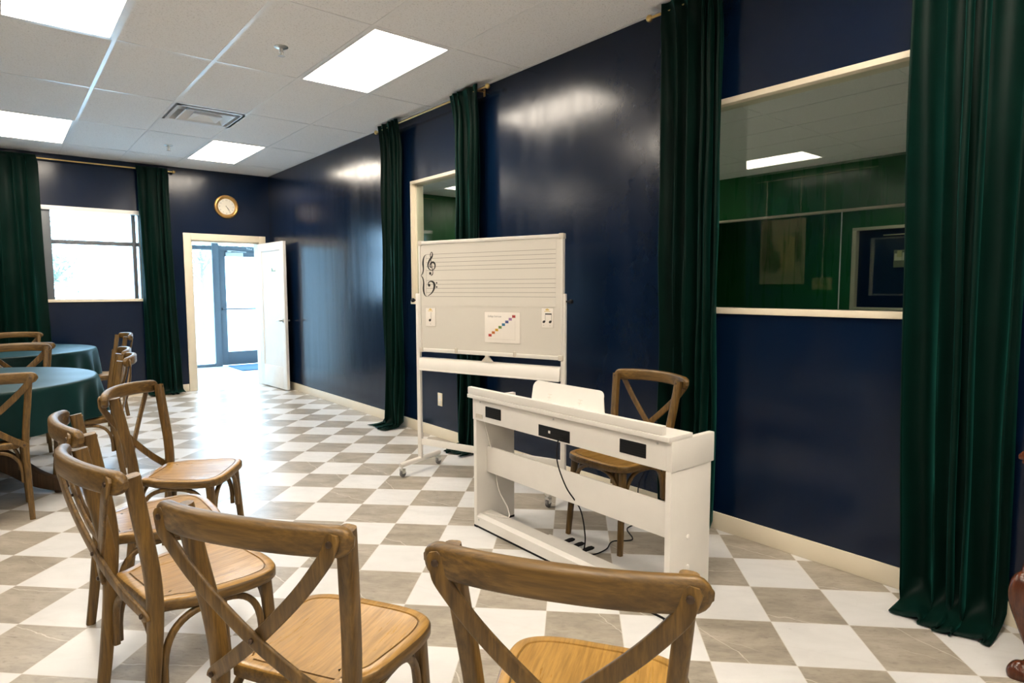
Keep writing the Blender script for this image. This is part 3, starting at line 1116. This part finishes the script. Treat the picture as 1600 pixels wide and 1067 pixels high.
def make_chair():
    t = thing('cross_back_chair', '', 'chair', group=CHG)
    O = seat_outline()
    if sum(O[i - 1].x * O[i].y - O[i].x * O[i - 1].y for i in range(len(O))) > 0:
        sgn = -1
    else:
        sgn = 1
    g = G()
    rings = [(0.020, 0.424), (0.006, 0.424), (0.0, 0.430), (0.0, 0.450), (0.004, 0.457), (0.010, 0.460), (0.030, 0.460), (0.0315, 0.4565), (0.0345, 0.4565), (0.036, 0.4595), (0.07, 0.4575), (0.12, 0.456)]
    n = len(O)
    vs = []
    for d, z in rings:
        if d < 0.06:
            for p in offset_poly(O, sgn * d):
                vs.append((p.x, p.y, z))
        else:
            s = 1 - d / 0.21
            for p in O:
                vs.append((p.x * s, 0.01 + (p.y - 0.01) * s, z))
    fs = []
    for i in range(len(rings) - 1):
        for k in range(n):
            l = (k + 1) % n
            fs.append((i * n + k, i * n + l, (i + 1) * n + l, (i + 1) * n + k))
    fs.append(tuple(range(n)))
    fs.append(tuple((len(rings) - 1) * n + k for k in range(n)))
    g._faces(vs, fs)
    g.bm.faces.ensure_lookup_table()
    for q, f in enumerate(g.bm.faces):
        if q // n in (0, 1, 2, 3, 7, 8) or q == n * (len(rings) - 1):
            f.material_index = 1
    g.done('seat', [M['seat'], M['wood_y']], t, ang=50)
    for s in (-1, 1):
        path = spline([(s * 0.196, -0.240, 0), (s * 0.190, -0.215, 0.2), (s * 0.186, -0.195, 0.42), (s * 0.194, -0.200, 0.56), (s * 0.209, -0.225, 0.72), (s * 0.221, -0.248, 0.860)], 5)
        m = len(path) - 1
        G().sweep(path, rr(0.034, 0.040, 0.011), (1, 0, 0), [0.82 + 0.22 * min(1, 2.2 * i / m) for i in range(m + 1)]).done('back_post', M['wood_z'], t)
    for s in (-1, 1):
        path = spline([(s * 0.190, 0.168, 0), (s * 0.181, 0.150, 0.22), (s * 0.174, 0.135, 0.430)], 5)
        G().sweep(path, rr(0.034, 0.034, 0.011), (1, 0, 0), [0.8 + 0.025 * i for i in range(len(path))]).done('front_leg', M['wood_z'], t)
    # curved top rail, bulging backwards
    us = [-1, -0.992, -0.975, -0.95, -0.915, -0.875] + [-0.8 + 0.08 * k for k in range(21)] + [0.875, 0.915, 0.95, 0.975, 0.992, 1]
    path, sc = [], []
    for u in us:
        path.append((0.258 * u, -0.272 - 0.060 * (1 - abs(u) ** 2.2), 0.847 + 0.012 * (1 - u * u)))
        q = max(0.0, (abs(u) - 0.875) / 0.125)
        sc.append((max(0.30, math.sqrt(max(0.0, 1 - q * q))), max(0.6, math.sqrt(max(0.0, 1 - q ** 4)))))
    G().sweep(path, rr(0.064, 0.032, 0.012), (0, 0, 1), sc).done('top_rail', M['wood_x'], t)
    # crossing braces
    for s in (-1, 1):
        ex = 0.004 * s
        path = spline([(s * 0.231, -0.303, 0.870), (s * 0.221, -0.307, 0.838), (s * 0.205, -0.308, 0.808), (s * 0.13, -0.298 + ex, 0.720), (s * 0.012, -0.276 + ex * 1.6, 0.605), (-s * 0.10, -0.250 + ex, 0.51), (-s * 0.175, -0.222, 0.450), (-s * 0.187, -0.217, 0.432)], 6)
        b = G()
        b.sweep(path, rr(0.011, 0.034, 0.004), (0, 1, 0), [(1, min(1.0, 0.5 + 0.25 * i)) for i in range(len(path))])
        br = b.done('cross_brace', M['wood_z'], t)
        for p in ((s * 0.225, -0.310, 0.852), (-s * 0.180, -0.228, 0.447)):
            G().lathe([(0.007, 0.0), (0.007, -0.004), (0.004, -0.006)], 10, p, 'y').done('bolt', M['bolt'], br)
    G().lathe([(0.006, 0.0), (0.006, -0.004), (0.004, -0.006)], 10, (0, -0.287, 0.597), 'y').done('bolt', M['bolt'], t)
    for s in (-1, 1):
        G().lathe([(0.006, 0.0), (0.006, 0.004), (0.004, 0.005)], 10, (s * 0.219, -0.228, 0.850), 'y').done('bolt', M['bolt'], t)

    def arch(p, q, z0, zt, inset):
        p, q = Vector((*p, 0)), Vector((*q, 0))
        pts = []
        for i in range(23):
            a = PI * i / 22
            u = 0.5 - 0.5 * math.copysign(abs(math.cos(a)) ** 0.75, math.cos(a))
            z = z0 + (zt - z0) * math.sin(a) ** 0.62 if 0 < i < 22 else z0
            c = p.lerp(q, u)
            pts.append((c.x, c.y, z))
        d = (q - p).normalized()
        G().sweep(pts, rr(0.020, 0.020, 0.007), (-d.y, d.x, 0)).done('arched_brace', M['wood_z'], t)
    arch((-0.158, 0.148), (0.158, 0.148), 0.22, 0.415, 0)
    arch((-0.166, -0.192), (0.166, -0.192), 0.22, 0.415, 0)
    for s in (-1, 1):
        arch((s * 0.178, 0.118), (s * 0.184, -0.178), 0.22, 0.415, 0)
    return t


# place = seat centre x, y and facing direction
F = math.radians
CHAIRS = [
    ('oak chair in the front, its curved back nearest the camera, before the white piano', -2.105, -0.301, F(32.8)),
    ('oak chair in the front row, left of the one closest to the camera', -2.450, 0.274, F(30.4)),
    ('oak chair third in the arc, side-on, its rail over another chair behind', -2.625, 0.936, F(9.9)),
    ('oak chair half hidden behind the third chair of the arc', -2.615, 1.558, F(0.3)),
    ('oak chair at the far end of the arc, turned towards the camera, empty seat lit', -2.362, 2.160, F(-33.4)),
    ('oak chair on the player side of the white piano against the navy wall', -0.530, 1.000, F(179.0)),
    ('oak chair at the left photo edge pushed under the nearer round table', -3.18, 3.62, F(90)),
    ('oak chair facing the camera beyond the nearer round table', -2.985, 5.395, F(-90)),
    ('oak chair with its back to the nearer table, pushed to the far round table', -2.944, 6.17, F(90)),
    ('oak chair on the far side of the far table before the curtain', -2.949, 7.44, F(-90)),
    ('oak chair side-on at the right of the nearer table, frontmost of three', -2.648, 4.138, F(171.4)),
    ('oak chair side-on between the two tables, middle of three', -2.597, 4.735, F(176)),
    ('oak chair side-on at the right of the far table, hindmost of three', -2.29, 6.787, F(182.6)),
]
chair0 = make_chair()
for i, (lab, x, y, a) in enumerate(CHAIRS):
    if i == 0:
        chair0.location = (x, y, 0)
        chair0.rotation_euler = (0, 0, a - PI / 2)
        chair0['label'] = lab
    else:
        copy_tree(chair0, (x, y, 0), a - PI / 2, lab)

# ------------------------------------------------------------------ round tables with cloths


def round_table(label, clabel, cx, cy, R, hem, seed, lifted):
    t = thing('round_table', label, 'table', (cx, cy, 0), 0, 'round pedestal tables')
    G().lathe([(0.0005, 0.722), (R - 0.03, 0.722), (R - 0.008, 0.73), (R - 0.008, 0.748), (R - 0.014, 0.7535), (0.0005, 0.7535)], 64, cap=False).done('tabletop', M['ped'], t)
    g = G()
    g.box((-0.10, -0.10, 0.20), (0.10, 0.10, 0.70), 0.008)
    g.box((-0.30, -0.30, 0.695), (0.30, 0.30, 0.721), 0.006)
    g.box((-0.13, -0.13, 0.10), (0.13, 0.13, 0.42), 0.01)
    g.done('pedestal', M['ped'], t)
    for k in range(4):
        a = math.radians(-31 + 90 * k)
        d = Vector((math.cos(a), math.sin(a), 0))
        pts = spline([(0.08, 0.30), (0.22, 0.30), (0.38, 0.20), (0.52, 0.10), (0.64, 0.055), (0.70, 0.05)][0:6] and [(0.08, 0.29, 0), (0.22, 0.285, 0), (0.38, 0.20, 0), (0.52, 0.105, 0), (0.64, 0.06, 0), (0.71, 0.05, 0)], 5)
        P = [d * p.x + Vector((0, 0, p.y)) for p in pts]
        m = len(P) - 1
        g = G()
        g.sweep(P, rr(0.17, 0.07, 0.02), (0, 0, 1), [(1 - 0.62 * (i / m), 1.0) for i in range(m + 1)])
        c = d * 0.66
        g.lathe([(0.022, 0.0), (0.026, 0.02), (0.022, 0.04)], 12, c)
        g.done('foot', M['ped'], t)
    # cloth
    rnd = random.Random(seed)
    n = 180
    vs = []
    prof = [(r, 0.757) for r in (0.001, 0.15, 0.3, 0.45, 0.6, 0.72)] + [(R - 0.04, 0.757), (R - 0.012, 0.7565), (R - 0.002, 0.753), (R + 0.004, 0.743)]
    ph = [rnd.uniform(0, 6.28) for _ in range(6)]
    rows = 14
    nr = len(prof) + rows
    for i in range(nr):
        for k in range(n):
            th = 2 * PI * k / n
            fold = math.sin(17 * th + ph[0] + 1.2 * math.sin(3 * th + ph[1])) * 0.6 + 0.4 * math.sin(9 * th + ph[2])
            if i < len(prof):
                r, z = prof[i]
                if i < len(prof) - 3 and i > 0:
                    z += 0.0022 * math.sin(9 * r * math.cos(th) + ph[3]) * math.sin(14 * r * math.sin(th) + ph[4])
                z = max(z, 0.7545) if i < len(prof) - 2 else z
            else:
                q = (i - len(prof) + 1) / rows
                h = hem
                for (ac, hw, zl) in lifted:
                    dd = abs((th - ac + PI) % (2 * PI) - PI)
                    if dd < hw * 1.6:
                        s = min(1, max(0, (hw * 1.6 - dd) / (hw * 0.6)))
                        h = max(h, hem + (zl - hem) * s * s * (3 - 2 * s))
                z = 0.743 + (h - 0.743) * q
                r = R + 0.004 + 0.012 * q + 0.052 * fold * q ** 0.7
            vs.append((cx + r * math.cos(th), cy + r * math.sin(th), z))
    fs = []
    for i in range(nr - 1):
        for k in range(n):
            l = (k + 1) % n
            fs.append((i * n + k, i * n + l, (i + 1) * n + l, (i + 1) * n + k))
    g = G()
    g._faces(vs, fs)
    g._faces(vs[:n], [tuple(range(n))])
    o = g.done('tablecloth', M['cloth'], ang=180)
    tag(o, clabel, 'tablecloth', 'green round tablecloths')


T1, T2, TR = (-3.39, 4.25), (-3.13, 6.80), 0.85


def lift(T, ch):
    lab, x, y, a = CHAIRS[ch]
    return (math.atan2(y - T[1], x - T[0]), 0.30, 0.475)


round_table('nearer round pedestal table under the green cloth', 'green cloth on the nearer round table', *T1, TR, 0.37, 4, [lift(T1, c) for c in (6, 10, 11)])
round_table('far round table under the green cloth near the window', 'green cloth on the far round table near the window', *T2, TR, 0.37, 9, [lift(T2, c) for c in (8, 9, 12)])

# ------------------------------------------------------------------ whiteboard on casters
E1 = Vector((0.318, -0.948, 0)).normalized()
WB = thing('mobile_whiteboard', 'white rolling board printed with music staves before the navy wall', 'whiteboard', (-0.685, 2.777, 0), math.atan2(E1.y, E1.x))
# local x along the board, front faces local -y
g = G()
g.box((0.024, -0.010, 0.905), (1.196, 0.012, 1.694), 0.002)
g.done('board_panel', M['board'], WB)
g = G()
for a, b in (((0.02, 0.900), (1.20, 0.926)), ((0.02, 1.676), (1.20, 1.700)), ((0.02, 0.926), (0.036, 1.676)), ((1.184, 0.926), (1.20, 1.676))):
    g.box((a[0], -0.017, a[1]), (b[0], 0.017, b[1]), 0.004)
g.done('board_frame', M['board_metal'], WB)
for x in (0.016, 1.168):
    for z in (0.896, 1.668):
        G().box((x, -0.019, z), (x + 0.036, 0.019, z + 0.036), 0.006).done('corner_cap', M['corner'], WB)
g = G()
g.box((0.04, -0.0125, 1.238), (1.15, -0.0105, 1.674))
sh = g.done('staff_sheet', M['board'], WB, smooth=False)
g = G()
for z in (1.6045, 1.576, 1.5465, 1.5175, 1.4895, 1.4185, 1.390, 1.362, 1.3315, 1.303):
    g.box((0.088, -0.0128, z - 0.0011), (1.148, -0.0126, z + 0.0011))
g.box((0.088, -0.0128, 1.303), (0.0895, -0.0126, 1.6045))
g.done('stave_lines', M['line'], sh, smooth=False)
Y0 = -0.0129
g = G()
ribbon(g, [(0.088, 1.603, 0.002), (0.074, 1.592, 0.005), (0.064, 1.570, 0.009), (0.060, 1.540, 0.011), (0.063, 1.503, 0.008), (0.056, 1.472, 0.006), (0.040, 1.453, 0.002)], y=Y0)
ribbon(g, [(0.040, 1.453, 0.002), (0.056, 1.436, 0.006), (0.064, 1.403, 0.008), (0.061, 1.362, 0.011), (0.065, 1.332, 0.009), (0.075, 1.312, 0.005), (0.089, 1.302, 0.002)], y=Y0)
g.done('brace_mark', M['ink'], sh, smooth=False)
g = G()
ribbon(g, [(0.140, 1.512, 0.003), (0.131, 1.512, 0.005), (0.126, 1.523, 0.006), (0.132, 1.539, 0.008), (0.152, 1.548, 0.010), (0.169, 1.536, 0.009), (0.170, 1.512, 0.007), (0.154, 1.494, 0.004), (0.132, 1.492, 0.004), (0.112, 1.506, 0.006), (0.106, 1.530, 0.009), (0.119, 1.560, 0.010), (0.141, 1.584, 0.010), (0.150, 1.603, 0.006), (0.145, 1.617, 0.004), (0.138, 1.619, 0.003), (0.129, 1.603, 0.004), (0.131, 1.580, 0.004), (0.140, 1.525, 0.004), (0.150, 1.478, 0.004), (0.146, 1.461, 0.005), (0.132, 1.454, 0.004)], y=Y0)
disc(g, 0.126, 1.469, 0.0095, 0.0105, Y0)
g.done('treble_clef', M['ink'], sh, smooth=False)
g = G()
disc(g, 0.115, 1.384, 0.0105, 0.0105, Y0)
ribbon(g, [(0.105, 1.386, 0.004), (0.110, 1.403, 0.005), (0.131, 1.412, 0.006), (0.154, 1.404, 0.011), (0.164, 1.383, 0.014), (0.156, 1.353, 0.010), (0.135, 1.326, 0.006), (0.101, 1.306, 0.002)], y=Y0)
disc(g, 0.184, 1.4, 0.006, 0.0065, Y0)
disc(g, 0.184, 1.371, 0.006, 0.0065, Y0)
g.done('bass_clef', M['ink'], sh, smooth=False)
for x in (0.0, 1.2):
    g = G()
    g.box((x - 0.017, -0.012, 0.075), (x + 0.017, 0.012, 1.325), 0.005)
    for z in (1.12, 1.06, 0.60, 0.52):
        g.lathe([(0.004, -0.001), (0.004, 0.001)], 8, (x + (0.017 if x < 0.5 else -0.017), 0, z), 'x')
    g.done('post', M['board_metal'], WB)
    b = G()
    b.tube([(x, -0.22, 0.088), (x, -0.215, 0.09), (x, 0.215, 0.09), (x, 0.22, 0.088)], 0.019, 12)
    bs_ = b.done('base_bar', M['board_metal'], WB)
    for s in (-1, 1):
        c = G()
        c.lathe([(0.007, 0.05), (0.007, 0.075)], 10, (x, s * 0.205, 0))
        c.box((x - 0.016, s * 0.205 - 0.012, 0.028), (x - 0.013, s * 0.205 + 0.02, 0.062), 0.001)
        c.box((x + 0.013, s * 0.205 - 0.012, 0.028), (x + 0.016, s * 0.205 + 0.02, 0.062), 0.001)
        c.box((x - 0.016, s * 0.205 - 0.014, 0.05), (x + 0.016, s * 0.205 + 0.014, 0.063), 0.003)
        cs = c.done('caster', M['steel'], WB)
        G().lathe([(0.010, -0.011), (0.024, -0.010), (0.026, -0.005), (0.026, 0.005), (0.024, 0.010), (0.010, 0.011)], 20, (x, s * 0.205 + 0.006, 0.0262), 'x').done('wheel', M['rubber'], cs)
G().box((0.017, -0.010, 0.200), (1.183, 0.010, 0.248), 0.005).done('cross_bar', M['board_metal'], WB)
g = G()
g.prism([(-0.026, 0.766), (0.03, 0.760), (0.03, 0.835), (0.024, 0.856), (-0.012, 0.856), (-0.014, 0.846), (-0.022, 0.836)], 0.018, 1.182, 'x')
g.box((0.018, -0.030, 0.762), (1.182, -0.024, 0.772), 0.002)
g.done('pen_tray', M['board_metal'], WB)
g = G()
g.prism([(0.572, 0.858), (0.668, 0.858), (0.632, 0.892), (0.608, 0.892)], -0.022, -0.006, 'y')
g.box((0.606, -0.024, 0.885), (0.634, -0.004, 0.903), 0.003)
g.done('latch', M['corner'], WB)
for x in (0.357, 0.843):
    g = G()
    g.box((x - 0.012, -0.022, 0.905), (x + 0.012, -0.015, 0.940), 0.003)
    g.box((x - 0.003, -0.024, 0.903), (x + 0.003, -0.0215, 0.938), 0.001)
    g.done('clip', M['corner'], WB)
for x, s in ((0.0, -1), (1.2, 1)):
    g = G()
    g.lathe([(0.006, 0.0), (0.006, 0.03), (0.014, 0.032), (0.016, 0.044), (0.012, 0.05)], 14, (0, 0, 0), 'x')
    for v in g.bm.verts:
        v.co = Vector((x + s * (0.012 + v.co.x), v.co.y, 1.275 + v.co.z))
    g.box((x - s * 0.014, -0.009, 1.262), (x - s * 0.022, 0.009, 1.335), 0.002)
    g.done('pivot_knob', M['black'], WB)


def on_board(name, label, cat, x0, x1, z0, z1, tilt=0.0, group=None):
    p = WB.matrix_basis if False else None
    t = thing(name, label, cat, Vector((-0.685, 2.777, 0)) + E1 * x0 + Vector((0, 0, z0)) + Vector((E1.y, -E1.x, 0)) * 0.0128, math.atan2(E1.y, E1.x), group)
    if t.location.x > 0:
        pass
    return t


# note cards and stair chart held on the board
for lab, x0, x1, z0, z1, two in (('small note card with a single crotchet at the left of the board', 0.078, 0.170, 1.087, 1.222, False), ('small note card with two joined quavers at the right of the board', 1.044, 1.132, 1.104, 1.234, True)):
    t = on_board('note_card', lab, 'note card', x0, x1, z0, z1)
    w, h = x1 - x0, z1 - z0
    G().box((0, -0.0012, 0), (w, 0.0012, h), 0.0005).done('card', M['paper'], t)
    g = G()
    for a, b in (((0, 0), (w, 0.002)), ((0, h - 0.002), (w, h)), ((0, 0), (0.002, h)), ((w - 0.002, 0), (w, h))):
        g.box((a[0], -0.0014, a[1]), (b[0], -0.0011, b[1]))
    g.done('card_border', M['paper_edge'], t, smooth=False)
    g = G()
    if two:
        for x in (0.020, 0.066):
            disc(g, x, 0.040, 0.011, 0.008, -0.0014, tilt=0.5)
            g.box((x + 0.0085, -0.002, 0.042), (x + 0.0100, -0.0014, 0.088))
        g.box((0.0285, -0.002, 0.086), (0.076, -0.0014, 0.094))
    else:
        disc(g, 0.041, 0.045, 0.011, 0.009, -0.0014, tilt=0.5)
        g.box((0.0500, -0.002, 0.047), (0.0516, -0.0014, 0.102))
    g.done('note_mark', M['ink'], t, smooth=False)
    g = G()
    g.prism([(w / 2 - 0.016, h - 0.012), (w / 2, h - 0.004), (w / 2 + 0.016, h - 0.012), (w / 2 + 0.008, h - 0.018), (w / 2 - 0.008, h - 0.018)], -0.0014, -0.002, 'y')
    g.box((w / 2 - 0.022, -0.002, h - 0.0255), (w / 2 + 0.022, -0.0014, h - 0.0215))
    g.done('heading_mark', M['yellow'], t, smooth=False)
    g = G()
    for x in ((0.018, 0.064) if two else (0.045,)):
        text_mesh(g, 'ti' if two else 'ta', 0.012, (x - 0.003, -0.0014, 0.014), (1, 0, 0), (0, 0, 1))
    g.done('lettering', M['grey_text'], t, smooth=False)

t = on_board('stair_chart', 'white paper chart of coloured note steps on the board', 'chart', 0.597, 0.884, 0.990, 1.206)
w, h = 0.287, 0.213
G().box((0, -0.0012, 0), (w, 0.0012, h), 0.0005).done('sheet', M['paper'], t)
g = G()
for a, b in (((0, 0), (w, 0.003)), ((0, h - 0.003), (w, h)), ((0, 0), (0.003, h)), ((w - 0.003, 0), (w, h))):
    g.box((a[0], -0.0014, a[1]), (b[0], -0.0011, b[1]))
g.box((0.030, -0.0014, 0.026), (0.248, -0.0011, 0.0275))
g.box((0.2465, -0.0014, 0.026), (0.248, -0.0011, 0.155))
g.done('sheet_border', M['paper_edge'], t, smooth=False)
g = G()
text_mesh(g, 'Solfege Staircase', 0.0165, (0.029, -0.0014, 0.176), (1, 0, 0), (0, 0, 1))
g.done('lettering', M['grey_text'], t, smooth=False)
for k, (s, c) in enumerate((('Do', (0.45, 0.05, 0.04)), ('Re', (0.55, 0.16, 0.03)), ('Mi', (0.62, 0.36, 0.04)), ('Fa', (0.14, 0.26, 0.06)), ('Sol', (0.05, 0.20, 0.34)), ('La', (0.07, 0.09, 0.28)), ('Ti', (0.42, 0.25, 0.46)), ('Do', (0.45, 0.05, 0.05)))):
    x, z = 0.047 + 0.0272 * k, 0.052 + 0.0187 * k
    o = G().box((x - 0.0125, -0.0022, z - 0.0088), (x + 0.0125, -0.0011, z + 0.0088)).done('colour_step', plain('step_ink', c, 0.6), t, smooth=False)
    g = G()
    text_mesh(g, s, 0.011, (x, -0.0024, z - 0.004), (1, 0, 0), (0, 0, 1), 'CENTER')
    g.done('lettering', M['ink'], o, smooth=False)

# ------------------------------------------------------------------ digital piano, its back to the camera
PE = Vector((math.cos(math.radians(-90.4)), math.sin(math.radians(-90.4)), 0))
PO = Vector((-1.033, 1.615, 0))
PN = thing('digital_piano', 'white digital piano on panel stand, seen from behind', 'piano', PO, math.atan2(PE.y, PE.x))
# local x along the back, +y towards the player
PLN = 1.355
for x in (0.0, PLN - 0.028):
    G().box((x, 0.0, 0.012), (x + 0.028, 0.275, 0.622), 0.003).done('side_panel', M['white'], PN)
    G().box((x, 0.0, 0.0), (x + 0.028, 0.275, 0.012)).done('gap_strip', M['black'], PN, smooth=False)  # same black strip carried on under the side panel
g = G()
g.prism([(0.0, 0.014), (0.10, 0.014), (0.10, 0.083), (0.018, 0.083), (0.0, 0.066)], 0.028, PLN - 0.028, 'x')
g.done('bottom_rail', M['white'], PN)
G().box((0.028, 0.004, 0.0), (PLN - 0.028, 0.096, 0.014)).done('gap_strip', M['black'], PN, smooth=False)  # black strip standing in for the shadow gap under the rail
G().box((0.028, 0.072, 0.312), (PLN - 0.028, 0.087, 0.462), 0.002).done('cross_board', M['white'], PN)
g = G()
g.box((0.0, 0.0, 0.622), (PLN, 0.018, 0.742), 0.003)
g.box((0.0, 0.018, 0.622), (PLN, 0.288, 0.66), 0.003)
g.box((-0.004, -0.002, 0.622), (0.024, 0.290, 0.748), 0.004)
g.box((PLN - 0.024, -0.002, 0.622), (PLN + 0.004, 0.290, 0.748), 0.004)
g.box((0.02, 0.275, 0.65), (PLN - 0.02, 0.288, 0.69), 0.003)
body = g.done('case', M['white'], PN)
G().box((-0.03, -0.022, 0.745), (PLN + 0.004, 0.135, 0.767), 0.004).done('top_board', M['white'], PN)
G().box((-0.03, -0.018, 0.767), (PLN - 0.035, 0.012, 0.806), 0.006).done('top_ledge', M['white'], PN)
G().box((0.024, 0.10, 0.66), (PLN - 0.024, 0.14, 0.742), 0.004).done('control_panel', M['white'], PN)
g = G()
for k in range(52):
    x = 0.026 + k * (PLN - 0.052) / 52
    g.box((x, 0.14, 0.662), (x + (PLN - 0.052) / 52 - 0.001, 0.262, 0.699))
g.mi = 1
for k in range(51):
    if k % 7 in (0, 2, 3, 5, 6):
        x = 0.026 + (k + 1) * (PLN - 0.052) / 52
        g.box((x - 0.006, 0.14, 0.70), (x + 0.006, 0.21, 0.71))
g.done('keyboard', [M['paper'], M['black']], PN, smooth=False)
for x0, x1 in ((0.116, 0.253), (1.085, 1.228)):
    g = G()
    g.box((x0, -0.003, 0.652), (x1, 0.004, 0.712), 0.003)
    for q in range(5):
        g.box((x0 + 0.006, -0.0042, 0.659 + 0.011 * q), (x1 - 0.006, -0.0028, 0.662 + 0.011 * q))
    g.done('speaker_grille', M['black'], PN)
g = G()
g.box((0.557, -0.002, 0.629), (0.778, 0.004, 0.686), 0.002)
g.box((0.572, -0.0035, 0.648), (0.766, -0.001, 0.668), 0.001)
pt = g.done('socket_panel', M['black'], PN)
G().box((0.634, -0.006, 0.655), (0.646, -0.002, 0.667)).done('socket', M['paper'], pt, smooth=False)
G().box((0.028, -0.0032, 0.637), (0.087, -0.001, 0.659)).done('maker_plate', M['corner'], PN, smooth=False)
for x in (0.066, 0.665, 1.285):
    G().lathe([(0.005, 0.0), (0.005, -0.003), (0.003, -0.004)], 10, (x, 0.0, 0.728), 'y').done('screw', M['steel'], PN)
G().lathe([(0.006, 0.0), (0.006, -0.004)], 10, (0.045, 0.002, 0.05), 'y').done('screw', M['steel'], PN)
for z in (0.33, 0.20):
    G().lathe([(0.011, 0.0), (0.011, 0.003), (0.006, 0.005)], 12, (PLN, 0.12, z), 'x').done('screw_cover', M['white'], PN)
g = G()
pl = []
for (cx, cz, a0) in ((0.800, 0.075, 0), (0.365, 0.075, 90)):
    for q in range(7):
        a = math.radians(a0 + 15 * q)
        pl.append((cx + 0.035 * math.cos(a), cz + 0.035 * math.sin(a)))
pl += [(0.345, 0.0), (0.865, 0.0)]
g.prism(pl, 0.0, 0.006, 'y')
R_ = Matrix.Rotation(math.radians(-20), 3, 'X')
for v in g.bm.verts:
    v.co = R_ @ v.co + Vector((0.012, 0.125, 0.766))
mr = g.done('music_rest', M['white'], PN)
g = G()
for x in (0.46, 0.68):
    for q in range(2):
        g.prism([(x, 0.030 + 0.016 * q), (x + 0.03, 0.030 + 0.016 * q), (x + 0.03, 0.032 + 0.016 * q), (x, 0.032 + 0.016 * q)], -0.0008, 0.0, 'y')
    g.prism([(x + 0.014, 0.020), (x + 0.016, 0.020), (x + 0.016, 0.048), (x + 0.014, 0.048)], -0.0008, 0.0, 'y')
for v in g.bm.verts:
    v.co = R_ @ v.co + Vector((0.012, 0.125, 0.766))
g.done('rest_mount', M['paper_edge'], mr, smooth=False)
g = G()
g.box((0.50, 0.09, 0.022), (0.74, 0.13, 0.075), 0.004)
g.done('pedal_box', M['white'], PN)
for x in (0.55, 0.62, 0.69):
    g = G()
    g.prism([(x - 0.009, 0.12), (x + 0.009, 0.12), (x + 0.012, 0.20), (x + 0.015, 0.235), (x + 0.010, 0.255), (x - 0.010, 0.255), (x - 0.015, 0.235), (x - 0.012, 0.20)], 0.028, 0.036, 'z')
    g.done('pedal', M['black'], PN)


def cord(name, label, pts, r, m, cat):
    tag(G().tube(spline(pts, 8), r, 7).done(name, m), label, cat)


def pl_(x, y, z):
    p = PO + PE * x * 1.05 + Vector((-PE.y, PE.x, 0)) * y
    return (p.x, p.y, z)


cord('power_cord', 'black cord hanging from the socket panel of the white piano to the floor', [pl_(0.70, -0.006, 0.645), pl_(0.68, -0.016, 0.63), pl_(0.672, -0.012, 0.53), pl_(0.69, 0.03, 0.40), pl_(0.71, 0.105, 0.28), pl_(0.70, 0.15, 0.14), pl_(0.66, 0.19, 0.05), (-0.83, 0.95, 0.006), (-0.80, 0.90, 0.006), (-0.70, 0.905, 0.006), (-0.60, 0.95, 0.006), (-0.50, 0.90, 0.006), (-0.40, 1.02, 0.006), (-0.25, 1.05, 0.006), (-0.06, 1.22, 0.02), (-0.03, 1.24, 0.14), (-0.015, 1.18, 0.26)], 0.0035, M['black'], 'cord')
cord('pedal_cord', 'thin white cord hanging inside the left end of the piano', [pl_(0.06, 0.03, 0.618), pl_(0.065, 0.06, 0.5), pl_(0.07, 0.095, 0.36), pl_(0.09, 0.105, 0.22), pl_(0.17, 0.108, 0.12), pl_(0.19, 0.08, 0.088), pl_(0.06, 0.03, 0.088)], 0.0032, M['white'], 'cord')

# ------------------------------------------------------------------ cherry side table at the right edge
ST = thing('side_table', 'glossy cherry side table with cabriole legs cut by the right photo edge', 'table', (-0.215, -1.283, 0))
TX, TY = 0.19, 0.55
g = G()
g.box((-TX - 0.03, -TY - 0.03, 0.772), (TX + 0.01, TY + 0.03, 0.792), 0.008)
g.box((-TX - 0.02, -TY - 0.02, 0.758), (TX + 0.005, TY + 0.02, 0.772), 0.004)
g.done('tabletop', M['dark_wood'], ST)
g = G()
g.box((-TX + 0.01, -TY + 0.01, 0.64), (TX - 0.01, TY - 0.01, 0.758), 0.004)
g.done('apron', M['dark_wood'], ST)
for sx in (-1, 1):
    for sy in (-1, 1):
        dx, dy = sx * 0.7071, sy * 0.7071
        pts = [(0.0, 0.757, 1.0), (0.0, 0.62, 1.0), (0.0, 0.40, 1.05), (0.025, 0.34, 1.45), (0.03, 0.28, 1.45), (0.012, 0.19, 0.95), (-0.012, 0.10, 0.62), (-0.006, 0.055, 0.62), (0.018, 0.035, 1.2), (0.024, 0.018, 1.4), (0.018, 0.0, 1.1)]
        sp = spline(pts, 5)
        ox, oy = sx * (TX - 0.02), sy * (TY - 0.02)
        if sx > 0:
            dx = 0
        P = [(ox + dx * p.x, oy + dy * p.x, p.y) for p in sp]
        G().sweep(P, rr(0.046, 0.046, 0.014), (1, 0, 0), [p.z for p in sp]).done('cabriole_leg', M['dark_wood'], ST)

# ------------------------------------------------------------------ pictures on the left wall (seen mirrored in the interior window)
PG = [plain('poster_' + n, c, 0.3) for n, c in (('sand', (0.17, 0.15, 0.09)), ('olive', (0.06, 0.06, 0.03)), ('gold', (0.20, 0.17, 0.07)), ('brown', (0.05, 0.03, 0.015)))]
hung_picture('tall sand coloured picture hung on wires on the left wall', 2.87, 3.51, 1.42, 2.31, XL + 0.02, (2.95, 3.44), PG, 2.86, 1)
hung_picture('small sand coloured picture hung on wires on the left wall', 2.5, 2.76, 1.34, 1.50, XL + 0.02, (2.63,), PG, 2.86, 1)
g = G()
g.tube([(XL + 0.02, 2.0, 2.86), (XL + 0.02, 3.6, 2.86)], 0.008, 6)
tag(g.done('picture_rail', M['wire']), 'thin brass picture rail high on the left wall', 'rail')
